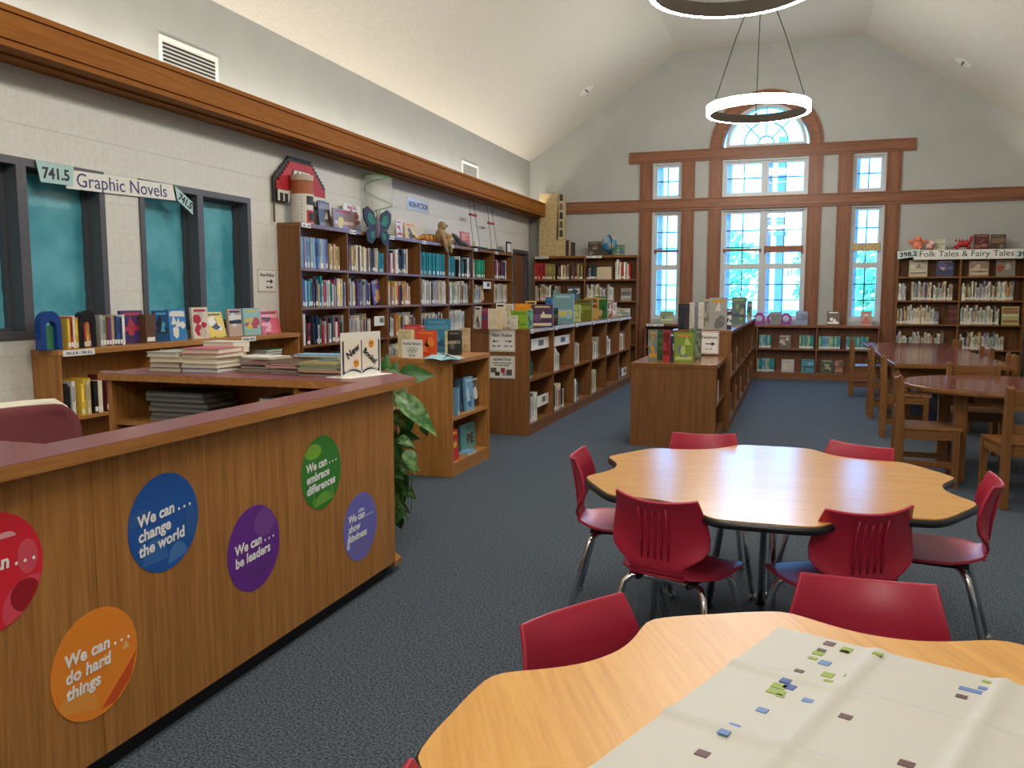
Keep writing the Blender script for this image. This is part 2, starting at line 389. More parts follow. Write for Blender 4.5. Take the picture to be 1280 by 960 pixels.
bars = {0: [(2.17, 2.215, 'trim_x')], 1: [(2.165, 2.21, 'trim_x'), (2.14, 2.25, 'trim_x')], 2: [(2.14, 2.27, 'burlap')]}
for i, (a, b, c, d) in enumerate(BW):
    t = struct('window_%d' % (i + 1), WL[i])
    wframe(t, a, b, c, d, .035)
    cols = [(a + .035, b - .035)] if i % 3 != 1 else [(a + .035, (a + b) / 2 - .02), ((a + b) / 2 + .02, b - .035)]
    if i % 3 == 1: MB().box((a + b) / 2 - .02, (a + b) / 2 + .02, YB + .03, YB + .18, c + .035, d - .035).build('mullion', 'sash', t)
    for q, (p0, p1) in enumerate(cols):
        if i < 3:
            zm = (c + d) / 2 - .03
            sash(t, p0, p1, c + .035, zm, .045, 2, 3); sash(t, p0, p1, zm, d - .035, .045, 2, 3)
            z0, z1, mm = bars[i][q]
            MB().box(p0 + .005, p1 - .005, YG - .075, YG - .04, z0, z1).build('wooden_bar', mm, t, bevel=.004)
        else: sash(t, p0, p1, c + .035, d - .035, .04, 2, 2)
        MB().box(p0 + .0, p0 + .1, YB + .3, YB + .42, c - .1, d + .1).build('brick_jamb', 'brick', t)
t = struct('window_7', 'half-round fanlight with curved glazing bars')
def arcpts(r, n, a0=0, a1=math.pi): return [(XC + r * math.cos(a0 + (a1 - a0) * i / n), AZ + .05 + r * math.sin(a0 + (a1 - a0) * i / n)) for i in range(n + 1)]
def band(name, r0, r1, y0, y1, mat, zoff=0, z_base=None):
    mb = MB(); A, B = arcpts(r0, 32), arcpts(r1, 32)
    for i in range(32): mb.prism([A[i], B[i], B[i + 1], A[i + 1]], y0, y1, ax='y')
    return mb.build(name, mat, t, fixn=True)
band('window_frame', .60, .66, YB + .02, YB + .19, 'sash')
MB().box(XC - .66, XC + .66, YB + .02, YB + .19, AZ, AZ + .05).build('window_sill', 'sash', t)
for r in (.13, .36): band('muntin', r - .009, r + .009, YG - .012, YG + .012, 'lead')
for k in range(1, 4):
    an = math.pi * k / 4
    p, q = Vector((XC + .13 * math.cos(an), 0, AZ + .05 + .13 * math.sin(an))), Vector((XC + .60 * math.cos(an), 0, AZ + .05 + .60 * math.sin(an)))
    if True:
        MB().tube([(p.x, YG, p.z), (q.x, YG, q.z)], .009, 6).build('muntin', 'lead', t)
for (r0, r1) in ((.0, .13), (.13, .36), (.36, .60)):
    for k in range(4 if r0 else 1):
        a0, a1 = (math.pi * k / 4, math.pi * (k + 1) / 4) if r0 else (0, math.pi)
        pts = arcpts(r1, 8, a0, a1) + (arcpts(r0, 8, a0, a1)[::-1] if r0 else [])
        MB().prism(pts, YG - .002, YG + .002, ax='y').build('pane', 'glass', t, fixn=True)
# ---- papered interior windows in the left wall
for i, (a, b, c, d) in enumerate(LW):
    t = struct('window_%d' % (8 + i), 'grey steel window papered over in teal, %s the banner' % ('left under' if i == 0 else 'right under'))
    m0, m1 = (a + b) / 2 - .037, (a + b) / 2 + .037
    mb = MB()
    for (p, q, r, s_) in ((a, a + .05, c, d), (b - .05, b, c, d), (m0, m1, c + .05, d - .05), (a + .05, b - .05, c, c + .05), (a + .05, b - .05, d - .05, d)):
        mb.box(XW - .17, XW + .012, p, q, r, s_)
    mb.build('window_frame', 'grey_frame', t)
    mb = MB()
    for (p, q) in ((a + .05, m0), (m1, b - .05)):   # inner stop bead
        for (e, f, g, h) in ((p, p + .02, c + .05, d - .05), (q - .02, q, c + .05, d - .05), (p + .02, q - .02, c + .05, c + .07), (p + .02, q - .02, d - .07, d - .05)):
            mb.box(XW - .15, XW - .1, e, f, g, h)
    mb.build('glazing_bead', 'grey_frame', t)
    for (p, q) in ((a + .07, m0 - .02), (m1 + .02, b - .07)):
        MB().box(XW - .128, XW - .124, p, q, c + .07, d - .07).build('pane', 'glass', t)
        # gently creased paper sheet behind the glass, with a taller top strip
        n1, n2 = 10, 14; vs = []; r2 = random.Random(int(p * 100))
        for u in range(n1 + 1):
            for w_ in range(n2 + 1): vs.append((XW - .142 + r2.uniform(-.006, .006), p - .01 + (q - p + .02) * u / n1, c + .055 + (d - c - .11) * w_ / n2))
        fs = [(u * (n2 + 1) + w_, (u + 1) * (n2 + 1) + w_, (u + 1) * (n2 + 1) + w_ + 1, u * (n2 + 1) + w_ + 1) for u in range(n1) for w_ in range(n2)]
        MB().add(vs, fs).build('paper_sheet', 'teal_paper', t, smooth=True)
# ---- door in the far left corner
t = struct('door_1', 'brown wooden door in a dark grey steel frame')
a, b, _, d = LDOOR
MB().box(XW - .16, XW + .02, a, a + .06, 0, d).box(XW - .16, XW + .02, b - .06, b, 0, d).box(XW - .16, XW + .02, a + .06, b - .06, d - .06, d).build('door_frame', 'grey_frame', t)
MB().box(XW - .1, XW - .055, a + .065, b - .065, .005, d - .065).build('door_leaf', 'trim_z', t)
MB().tube([(XW - .055, b - .16, 1.0), (XW - .01, b - .16, 1.0), (XW - .01, b - .27, 1.0)], .011).build('door_handle', 'steel', t, smooth=True)
# ---- vents on the upper left wall
for (y0, y1, z0, z1, lab, n) in ((5.52, 6.22, 3.165, 3.41, 'larger white louvred air vent above the graphic novel window', 6), (11.79, 12.46, 3.15, 3.39, 'smaller white louvred air vent near the far corner', 8)):
    t = thing('air_vent', lab, 'vent', (XW, (y0 + y1) / 2, z0))
    w = (y1 - y0) / 2; h = z1 - z0
    MB().box(0, .012, -w, w, 0, .03).box(0, .012, -w, w, h - .03, h).box(0, .012, -w, -w + .03, .03, h - .03).box(0, .012, w - .03, w, .03, h - .03).build('frame', 'white', t)
    MB().box(0, .002, -w + .03, w - .03, .03, h - .03).build('backing', 'black', t)
    for k in range(n):
        z = .03 + (h - .06) * (k + .5) / n
        MB().add([(.002, -w + .03, z + .014), (.012, -w + .03, z - .004), (.012, w - .03, z - .004), (.002, w - .03, z + .014)], [(0, 1, 2, 3)]).build('louvre', 'white', t)
# ---- outside
tag(MB().box(-60, 60, YB + .5, 120, -.6, -.5).build('ground', 'grass'), 'sunlit lawn beyond the windows', None, None, 'structure')
def tree(x, y, h, r, lab, seed):
    rr = random.Random(seed); t = thing('tree', lab, 'tree', (x, y, -.5), 0, 'trees beyond the windows')
    MB().tube([(0, 0, 0), (.05, 0, h * .3), (-.03, .05, h * .6)], [.22, .17, .09]).build('trunk', 'bark', t, smooth=True)
    mb = MB()
    for k in range(700):
        d = Vector((rr.gauss(0, 1), rr.gauss(0, 1), rr.gauss(0, 1))).normalized() * (rr.random() ** .4)
        c = Vector((d.x * r, d.y * r, h * .62 + d.z * r * .95)); s_ = rr.uniform(.13, .3)
        n = Vector((rr.gauss(0, 1), rr.gauss(0, 1), rr.gauss(0, 1))).normalized(); u = n.orthogonal().normalized(); v = n.cross(u)
        mb.add([c - u * s_, c + v * s_ * .5, c + u * s_, c - v * s_ * .5], [(0, 1, 2, 3)])
    mb.build('crown', 'tree_leaf', t)
for i, (x, y, h, r, lab) in enumerate(((-9.5, 36, 4.6, 1.9, 'leafy tree outside behind the left narrow window'), (-3.5, 44, 5.0, 2.2, 'leafy tree outside behind the wide window, left pane'), (1.6, 40, 4.6, 1.9, 'leafy tree outside behind the wide window, right pane'), (3.6, 33, 3.8, 1.6, 'small leafy tree outside behind the right narrow window'), (-13.5, 48, 5.6, 2.4, 'farther leafy tree outside beyond the left narrow window'))):
    tree(x, y, h, r, lab, i + 3)
t = thing('porch_post', 'blue grey porch post outside the wide centre window', 'post', (at(975, 300, Y=17.2).x, 17.2, -.5))
MB().box(-.075, .075, -.075, .075, 0, 4.9).build('shaft', 'stone_post', t)
MB().box(-.11, .11, -.11, .11, 0, .25).build('base', 'stone_post', t)
MB().box(-.12, .12, -.12, .12, 3.05, 3.12).build('collar', 'sash', t)
# ---- ring pendants
def pendant(y, lab):
    t = thing('ring_pendant', lab, 'lamp', (XC, y, 3.82), 0, 'ring pendants along the ridge')
    ro, ri, h, n = .67, .615, .115, 56
    def ringmesh(prof, name, mat):
        mb = MB(); k = len(prof)
        vs = [(r * math.cos(2 * math.pi * j / n), r * math.sin(2 * math.pi * j / n), z) for r, z in prof for j in range(n)]
        fs = [(i * n + j, i * n + (j + 1) % n, (i + 1) * n + (j + 1) % n, (i + 1) * n + j) for i in range(k - 1) for j in range(n)]
        return mb.add(vs, fs).build(name, mat, t, smooth=False, fixn=False)
    ringmesh([(ri + .012, 0.0), (ro, 0.0), (ro, h)], 'diffuser', 'ring_glow')
    ringmesh([(ro, h), (ri, h), (ri, 0.), (ri + .012, 0.)], 'inner_band', 'ring_inner')
    for k, a in enumerate((95, 215, 335)):
        x, y2 = (ro - .02) * math.cos(R(a)), (ro - .02) * math.sin(R(a))
        MB().tube([(x, y2, h), (x * .55, y2 * .55, .95), (x * .06, y2 * .06, 1.73)], .006, 6).build('cable', 'darkmetal', t)
        MB().box(x - .02, x + .02, y2 - .02, y2 + .02, h, h + .03).build('cable_clamp', 'steel', t)
    MB().lathe([(.0, 1.70), (.10, 1.70), (.11, 1.72), (.11, 1.779)], 20).build('canopy', 'darkmetal', t)
for y, lab in ((12.0, 'glowing ring pendant hanging in front of the arched window'), (7.2, 'glowing ring pendant cut by the top of the picture'), (2.4, 'glowing ring pendant overhead above the near tables'), (-2.4, 'glowing ring pendant hanging behind the viewer')):
    pendant(y, lab)
# ---- recessed downlights on the ceiling slopes
for (p, q, px, lab) in (((XW, ZE), (XA, ZRIDGE), (733, 113), 'recessed chrome downlight in the left ceiling slope'), ((XB, ZRIDGE), (XR, ZER), (1204, 78), 'recessed chrome downlight in the right ceiling slope')):
    d = ray(*px); n = Vector((-(q[1] - p[1]), 0, q[0] - p[0])); n.normalize()
    k = (n.x * p[0] + n.z * (p[1] - CAM_H)) / (n.x * d.x + n.z * d.z); P = Vector((0, 0, CAM_H)) + d * k
    t = thing('downlight', lab, 'light', P); t.rotation_mode = 'QUATERNION'; t.rotation_quaternion = (-n).to_track_quat('Z', 'Y')
    MB().lathe([(.10, 0), (.13, 0), (.13, .008), (.10, .012)], 24).build('trim_ring', 'white', t)
    MB().lathe([(.03, .002), (.098, .010), (.10, .010), (.10, .0)], 24).build('reflector', 'dish', t, smooth=True)
    MB().box(-.1, .1, -.012, .012, .006, .016).build('baffle', 'darkmetal', t)
# ================================================================== shelving
COMP = {}
def bookcase(key, name, label, loc, rz, n, w, d, H, levels, double=False, wd='case', ctop=None, labels=None, th=.022, holder=False):
    t = thing(name, label, 'bookcase', loc, rz); L = n * w; hb = th / 2
    for x in (0, L - th): MB().box(x, x + th, 0, d, 0, H - .04).build('end_panel', wd + '_z', t, bevel=.002)
    for i in range(1, n): MB().box(i * w - hb, i * w + hb, .004, d - .004, 0, H - .04).build('divider', wd + '_z', t)
    MB().box(-.004, L + .004, -.006, d + (.006 if double else 0), H - .04, H).build('top', ctop or ('case_top' if wd == 'case' else wd + '_x'), t, bevel=.003)
    yb = (d / 2 - .006, d / 2 + .006) if double else (d - .012, d - .002)
    MB().box(th, L - th, yb[0], yb[1], levels[-1] - .02, H - .04).build('back_panel', wd + '_z', t)
    me = MB().box(th * .55, w - th * .55, .006, d - (.006 if double else .014), -.024, 0).mesh('shelf', 'case_shelf' if wd == 'case' else wd + '_x')
    kb = MB().box(th * .55, w - th * .55, .008, .026, 0, levels[-1] - .024).mesh('kickboard', wd + '_x')
    for i in range(n):
        for j, z in enumerate(levels):
            link('shelf', me, t, (i * w, 0, z))
            up = (H - .04) if j == 0 else levels[j - 1] - .024
            COMP[key, i, j] = (t, i * w + th * .6, (i + 1) * w - th * .6, z, up - z)
        link('kickboard', kb, t, (i * w, 0, 0))
        if double: link('kickboard', kb, t, (i * w, d - .034, 0))
    if holder:
        hm = MB().box(.02, w - .02, -.0085, -.006, H - .037, H - .004).mesh('label_holder', 'holder')
        for i in range(n): link('label_holder', hm, t, (i * w, 0, 0))
    for i, s in enumerate(labels or []):
        if s is None: continue
        lb = MB().box(i * w + .03, i * w + .03 + s[1], -.010, -.006, H - .044, H - .004).build('shelf_label', 'white_gloss', t)
        if s[0]: text(s[0], .026, 'black', lb, (i * w + .03 + s[1] / 2, -.0101, H - .034), (1, 0, 0), (0, 0, 1), align='CENTER', bold=.0006, maxw=s[1] * .84)
    return t
tall = bookcase('tall', 'wall_bookcase', 'long tall oak bookcase of seven bays along the block wall', (-4.472, 7.03, 0), R(90), 7, .9144, .244, 2.095, (1.664, 1.29, .92, .545, .10), labels=[('500 - 530', .16)] + [('530 - 590', .14)] * 6)
bookcase('gn', 'low_bookcase', 'low oak bookcase under the papered windows', (-4.49, 4.21, 0), R(90), 3, .935, .226, 1.05, (.60, .10), wd='oak', labels=[('741.5 A - 741.5 L', .26), None, ('741.5 M - 741.5 Z', .2)])
bookcase('backleft', 'corner_bookcase', 'tall oak bookcase in the far left corner', (-4.555, 14.895, 0), 0, 2, .962, .3, 2.115, (1.692, 1.308, .92, .53, .10), labels=[('REFERENCE', .26), ('920 - 929', .28)])
bookcase('folk', 'fairy_tale_bookcase', 'tall oak bookcase under the folk tales banner', (1.56, 14.895, 0), 0, 2, .915, .3, 2.125, (1.703, 1.325, .945, .55, .10))
bookcase('low', 'window_bookcase', 'low oak bookcase running under the gable windows', (-2.49, 14.895, 0), 0, 4, .9575, .258, .91, (.515, .11), wd='trim', labels=[('920 - 929', .3), None, None, None])
bookcase('isle1', 'double_bookcase', 'long double-sided island bookcase with the non-fiction signs', (-2.472, 7.95, 0), R(90), 6, .9144, .62, 1.071, (.566, .115), double=True, labels=[('910', .09)] * 6, holder=True)
bookcase('isle2', 'double_bookcase', 'double-sided island bookcase behind the short cabinet', (-.595, 8.90, 0), R(90), 6, .93, .60, 1.045, (.56, .11), double=True)
bookcase('disp', 'display_cabinet', 'short oak display cabinet beside the trailing plant', (-2.46, 5.92, 0), R(90), 1, .84, .60, .915, (.46, .105), wd='oak', double=True)
bookcase('short', 'display_cabinet', 'short oak cabinet at the near end of the second island', (-.64, 7.76, 0), R(90), 1, 1.12, .78, .78, (.40, .10), wd='case', double=True)
bookcase('right', 'low_bookcase', 'low oak bookcase cut by the right picture edge', (3.37, 14.6, 0), R(-90), 3, .9144, .6, 1.07, (.566, .115), double=True)
# ================================================================== circulation desk
DZ = .986
t = thing('circulation_desk', 'oak library desk with maroon laminate top', 'desk', (-2.3, 2.6, 0))
b_ = lambda mb, name, mat, **k: mb.build(name, mat, t, world=True, **k)
for y0, y1 in ((.72, 1.83), (1.832, 3.05), (3.052, 3.72)): b_(MB().box(-1.885, -1.86, y0, y1, .07, .948), 'front_panel', 'oak_z')
b_(MB().prism([(-1.86, 3.7205), (-2.2, 4.06), (-2.2, 4.03), (-1.885, 3.715)], .07, .948), 'corner_panel', 'oak_z', fixn=True)
b_(MB().prism([(-1.862, 3.71), (-1.866, 3.80), (-1.95, 3.885), (-2.22, 4.12), (-2.22, 4.07)], .045, .068), 'base_ledge', 'oak_x', fixn=True)
b_(MB().box(-3.5, -2.2, 4.03, 4.06, .07, .948), 'back_panel', 'oak_z')
b_(MB().box(-3.52, -3.49, 3.61, 4.06, 0, .948), 'end_panel', 'oak_z')
b_(MB().box(-2.36, -2.33, 3.62, 4.03, .07, .948), 'partition', 'oak_z')
b_(MB().box(-3.49, -2.36, 3.63, 4.03, .70, .725), 'inner_shelf', 'oak_x')
dr = b_(MB().box(-2.325, -1.995, 3.605, 3.625, .80, .925), 'drawer_front', 'oak_x', bevel=.003)
MB().tube([(-2.22, 3.605, .86), (-2.22, 3.58, .86), (-2.10, 3.58, .86), (-2.10, 3.605, .86)], .006).build('handle', 'steel', dr).location = -Vector(t.location)
b_(MB().box(-2.325, -1.995, 3.605, 3.625, .10, .79), 'cabinet_door', 'oak_z', bevel=.003)
b_(MB().box(-3.2, -1.885, .72, .745, .07, .948), 'side_panel', 'oak_z')
b_(MB().box(-1.96, -1.895, .74, 3.66, 0, .07), 'toe_kick', 'kick')
b_(MB().prism([(-1.895, 3.66), (-1.91, 3.66), (-2.24, 3.99), (-2.225, 4.0)], 0, .07), 'toe_kick', 'kick', fixn=True)
b_(MB().box(-2.5, -1.89, 1.85, 3.55, .72, .745), 'work_surface', 'maroon')
U = [(-1.815, .68), (-1.815, 3.90), (-2.14, 4.20), (-3.555, 4.20), (-3.555, 3.58), (-1.985, 3.58), (-1.985, 1.80), (-3.2, 1.80), (-3.2, .68)]
U2 = [(-1.818, .683), (-1.818, 3.899), (-2.141, 4.197), (-3.552, 4.197), (-3.552, 3.583), (-1.982, 3.583), (-1.982, 1.797), (-3.197, 1.797), (-3.197, .683)]
b_(MB().prism(U, .948, DZ - .003), 'top_edge', 'oak_y', fixn=True)
b_(MB().prism(U2, DZ - .003, DZ), 'laminate_top', 'maroon', fixn=True)
# round stickers on the desk front
def sticker(y, z, r, cols, lines, size, lab, ang=0., ox=-.6, oy=.1, art=()):
    t = thing('round_sticker', lab, 'sticker', (-1.8595, y, z), 0, 'round slogan stickers on the desk front')
    n = 40; disc = [(r * math.cos(2 * math.pi * k / n), r * math.sin(2 * math.pi * k / n)) for k in range(n)]
    MB().prism(disc, 0, .001, ax='x', col=cols[0]).build('disc', 'paint', t, fixn=True)
    for k, (pts, c) in enumerate(art):
        P = [(a * r, b * r) for a, b in pts]
        P = [(a, b) if math.hypot(a, b) < r * .985 else (a / math.hypot(a, b) * r * .985, b / math.hypot(a, b) * r * .985) for a, b in P]
        MB().prism(P, .001, .00115 + k * .0001, ax='x', col=c).build('printed_shape', 'paint', t, fixn=True)
    for k, s in enumerate(lines):
        if s: text(s, size, 'white_ink', t, (.0016, ox * r, (oy) * r - k * size * .93), (0, math.cos(ang), math.sin(ang)), (0, -math.sin(ang), math.cos(ang)), shear=.1, bold=.0015, ext=.0003, space=1.02)
def arc(cx, cy, rx, ry, a0, a1, n=14): return [(cx + rx * math.cos(R(a0 + (a1 - a0) * k / n)), cy + ry * math.sin(R(a0 + (a1 - a0) * k / n))) for k in range(n + 1)]
RD = S(226, 32, 52)
sticker(1.505, .716, .152, [RD], ['We can . . .', '', 'y'], .05, 'round red sticker at the left edge of the desk front', ox=-.72, oy=.02, art=[(arc(.75, -.75, .6, .5, 0, 360, 24), S(226, 74, 92)), (arc(.62, -.55, .3, .28, 0, 360, 20), S(160, 16, 34)), (arc(.7, .1, .2, .3, 0, 360, 20), S(222, 80, 96)), (arc(.3, .52, .2, .1, 0, 180), S(244, 176, 178))])
sticker(1.815, .354, .158, [S(246, 144, 38)], ['We can . . .', 'do hard', 'things'], .05, 'round orange sticker low on the desk front', ox=-.70, oy=.18, art=[(arc(-.5, -.85, .5, .6, 0, 180) , S(242, 160, 66)), ([(.05, -.9), (.9, -.2), (.98, -.1), (.8, -.6), (.4, -.95)], S(214, 84, 24)), ([(.1, -.12), (.2, .1), (.3, -.12)], S(246, 190, 110)), ([(.62, 0), (.7, .16), (.8, 0)], S(246, 190, 110))])
sticker(2.112, .690, .156, [S(24, 88, 170)], ['We can . . .', 'change', 'the world'], .05, 'round dark blue sticker high on the desk front', ox=-.74, oy=.06, ang=R(5), art=[(arc(-.3, -.75, .35, .5, 0, 180), S(54, 108, 178)), (arc(.35, -.9, .3, .4, 0, 180), S(70, 124, 188)), (arc(-.6, .1, .38, .3, 0, 180), S(48, 96, 162)), (arc(.75, -.15, .15, .35, 0, 360, 18), S(44, 94, 162))])
sticker(2.569, .474, .158, [S(106, 42, 148)], ['We can . . .', 'be leaders'], .05, 'round purple sticker in the middle of the desk front', ox=-.74, oy=.0, ang=R(3), art=[(arc(.42, .52, .42, .34, 0, 360, 24), S(122, 70, 156)), (arc(.1, -.2, .6, .5, 200, 340), S(98, 44, 134))])
sticker(3.045, .662, .156, [S(52, 132, 42)], ['We can . . .', 'embrace', 'differences'], .05, 'round green sticker high at the right of the desk front', ox=-.76, oy=.10, ang=R(4), art=[(arc(-.4, .62, .4, .2, 0, 360, 20), S(130, 184, 54)), (arc(.1, -.95, .55, .4, 0, 180), S(110, 170, 60)), ([(-.5, -.8), (-.42, -.4), (-.3, -.8)], S(96, 156, 56)), ([(.4, -.8), (.5, -.3), (.6, -.75)], S(96, 156, 56))])
sticker(3.369, .344, .156, [S(112, 112, 198)], ['We can . . .', 'show', 'kindness'], .047, 'round periwinkle sticker near the right corner of the desk', ox=-.72, oy=.24, art=[(arc(.0, -.9, .7, .5, 0, 180), S(120, 112, 184)), ([(-.86, -.5), (-.72, .0), (-.66, -.5)], S(214, 212, 236)), (arc(.05, .44, .2, .1, 0, 180), S(210, 208, 236))])
# ================================================================== flower tables
def flower(RO=.765, depth=.118, n=6, half=17):
    pts = []
    for k in range(n):
        for a in range(0, 60, 2):
            q = abs(a - 30)            # 0 at the lobe's middle, 30 in the scoop's middle
            r = RO
            if q > 30 - half:
                u = (q - (30 - half)) / half; r = RO - depth * (1 - (1 - min(1, u * 1.06)) ** 2.0) * .98
            elif q < 14.5: r = RO - .012 * (1 - q / 14.5)
            pts.append((r, R(k * 60 + a)))
    # soften
    for _ in range(1): pts = [((pts[i - 1][0] + 2 * p[0] + pts[(i + 1) % len(pts)][0]) / 4, p[1]) for i, p in enumerate(pts)]
    return [(r * math.cos(a), r * math.sin(a)) for r, a in pts]
FL = flower()
def ftable(loc, phase, lab, mat, legs):
    t = thing('flower_table', lab, 'table', loc, phase)
    top = [(x * .988, y * .988) for x, y in FL]
    MB().prism(top, .655, .66).build('top', mat, t, fixn=True).rotation_euler.z = 0
    mb = MB(); n = len(FL); prof = [(.988, .6555), (.997, .652), (1.0, .642), (.997, .632), (.985, .628), (.94, .628)]
    vs = [(x * s, y * s, z) for s, z in prof for x, y in FL]
    mb.add(vs, [(i * n + j, i * n + (j + 1) % n, (i + 1) * n + (j + 1) % n, (i + 1) * n + j) for i in range(5) for j in range(n)])
    mb.build('edge_band', 'black_gloss', t, smooth=True, fixn=True)
    MB().prism([(x * .95, y * .95) for x, y in FL], .628, .655).build('core', 'black', t, fixn=True)
    for a in legs:
        c, s = math.cos(R(a)), math.sin(R(a))
        lg = MB().tube([(.22 * c, .22 * s, .628), (.235 * c, .235 * s, .56), (.33 * c, .33 * s, .012)], .016, 10).build('leg', 'chrome', t, smooth=True)
        MB().lathe([(.018, 0), (.022, 0), (.022, .012), (.014, .02)], 12, (.33 * c, .33 * s, 0)).build('foot', 'black', lg)
    MB().lathe([(.10, .60), (.25, .60), (.25, .628), (.10, .628)], 20).build('mounting_plate', 'black', t)
    return t
T1, T2 = (-.07, 3.555, 0), (.19, 1.29, 0)
ftable(T1, 0, 'clover-shaped oak laminate table with six red chairs', 'laminate_oak', (95, 140, 275, 350))
ftable(T2, R(27), 'nearest clover-shaped oak laminate table with white paper on it', 'laminate_oak_near', (45, 135, 225, 315))
# ================================================================== red chairs (front faces local +y)
def make_red_chair():
    t = thing('red_chair', 'red', 'chair')
    # centre-line of shell: (y, z, half width, edge lift)
    prof = [(.215, .375, .150, .0), (.205, .392, .175, .0), (.16, .400, .195, .006), (.08, .396, .200, .012), (0, .392, .200, .016), (-.07, .392, .190, .018), (-.12, .398, .165, .016),
            (-.158, .408, .118, .008), (-.180, .424, .100, .0), (-.188, .445, .096, .0), (-.189, .462, .112, .0), (-.187, .478, .142, .004), (-.187, .50, .172, .012),
            (-.189, .53, .188, .022), (-.194, .57, .188, .030), (-.202, .61, .180, .032), (-.211, .65, .170, .030), (-.221, .68, .163, .028), (-.229, .702, .158, .026), (-.234, .709, .157, .026)]
    M = 12; vs = []
    for i, (y, z, w, c) in enumerate(prof):
        back = min(1, max(0, (z - .44) / .08))
        for j in range(M + 1):
            u = -1 + 2 * j / M
            drop = .016 * (1 - u * u) if i >= 17 else 0         # dipped top edge
            vs.append((u * w, y + c * back * u * u * 1.6, z + c * (1 - back) * u * u - drop))
    fs = [(i * (M + 1) + j, i * (M + 1) + j + 1, (i + 1) * (M + 1) + j + 1, (i + 1) * (M + 1) + j) for i in range(len(prof) - 1) for j in range(M)]
    o = MB().add(vs, fs).build('shell', 'red_plastic', t, smooth=True, fixn=True)
    sm = o.modifiers.new('solid', 'SOLIDIFY'); sm.thickness = .011; sm.offset = 0
    bv = o.modifiers.new('bevel', 'BEVEL'); bv.width = .003; bv.segments = 2; bv.limit_method = 'ANGLE'
    for x in (-.052, -.026, 0, .026, .052):
        MB().tube([(x, -.193, .48), (x, -.197, .55), (x, -.209, .62), (x, -.223, .67)], [.003, .006, .006, .003], 6).build('back_rib', 'red_plastic', t, smooth=True)
    for z in (.415, .432, .449):
        MB().tube([(-.105, -.182 - (z - .43) * .25, z), (0, -.186 - (z - .43) * .25, z), (.105, -.182 - (z - .43) * .25, z)], .005, 6).build('waist_rib', 'red_plastic', t, smooth=True)
    for sx in (-1, 1):
        MB().tube([(sx * .10, .14, .378), (sx * .10, -.13, .378)], .011, 8).build('seat_rail', 'black', t, smooth=True)
        for sy in (-1, 1):
            P = [(0, sy * .085, .374), (sx * .10, sy * .09, .374), (sx * .135, sy * .105, .372), (sx * .157, sy * .125, .350), (sx * .166, sy * .138, .31), (sx * .205, sy * .215, .012)]
            lg = MB().tube(P, .0125, 10).build('leg', 'chrome', t, smooth=True)
            MB().lathe([(.013, 0), (.018, 0), (.018, .012), (.012, .022)], 10, (sx * .206, sy * .217, 0)).build('glide', 'steel', lg)
    return t
rc = make_red_chair(); first = [True]
def red_chair(bx, by, face, lab):
    """bx,by: middle of the back's top edge; face: heading of the sitter in degrees"""
    o = rc if first[0] else copy_tree(rc); first[0] = False
    a = R(face - 90); o.rotation_euler.z = a
    off = Vector((0, -.215, 0)); off.rotate(Matrix.Rotation(a, 3, 'Z'))
    o.location = (bx - off.x, by - off.y, 0); tag(o, lab, 'chair', 'red chairs at the clover tables')
red_chair(-.905, 3.60, 6, 'red plastic chair at the left side of the middle clover table')
red_chair(-.415, 4.335, -80, 'red plastic chair behind the clover table, nearest the short cabinet')
red_chair(.335, 4.235, 238, 'red plastic chair behind the clover table, nearest the wooden chairs')
red_chair(.76, 3.56, 171, 'red plastic chair at the right side of the middle clover table')
red_chair(-.442, 2.868, 72, 'red chair in front of the middle table, left, ribbed back toward viewer')
red_chair(.27, 2.925, 117, 'red chair in front of the middle table, right, ribbed back toward viewer')
red_chair(-.462, 1.776, -32, 'red chair at the left far side of the nearest table')
red_chair(.193, 2.204, -89, 'red chair at the far side of the nearest table, by white paper')
red_chair(-.475, .94, 27, 'red chair at the bottom edge, mostly out of the picture')
# paper sheet with coloured squares on the near table
t = thing('paper_sheet', 'large creased white paper sheet with small coloured squares', 'paper', (0, 0, .661))
C0 = Vector((-.006, 1.914)); E1 = (Vector((.412, 1.77)) - C0).normalized(); E2 = (Vector((-.283, 1.224)) - C0).normalized()
LEN1, LEN2, NU, NV = .86, 1.05, 72, 88
folds_u, folds_v = (.21, .44, .66), (.235, .50, .77)
def hgt(a, b):
    h = 0
    for f in folds_u: h += .008 * max(0, 1 - abs(a - f) / .022)
    for f in folds_v: h += .008 * max(0, 1 - abs(b - f) / .022)
    return h
vs = []
for i in range(NU + 1):
    for j in range(NV + 1):
        a, b = LEN1 * i / NU, LEN2 * j / NV; p = C0 + E1 * a + E2 * b; vs.append((p.x, p.y, .0012 + hgt(a, b)))
MB().add(vs, [(i * (NV + 1) + j, i * (NV + 1) + j + 1, (i + 1) * (NV + 1) + j + 1, (i + 1) * (NV + 1) + j) for i in range(NU) for j in range(NV)]).build('sheet', 'paper', t, smooth=True, fixn=True)
CB = {'b': S(98, 132, 186), 'd': S(54, 84, 150), 'g': S(142, 164, 56), 'n': S(98, 66, 66), 'k': S(70, 60, 40)}
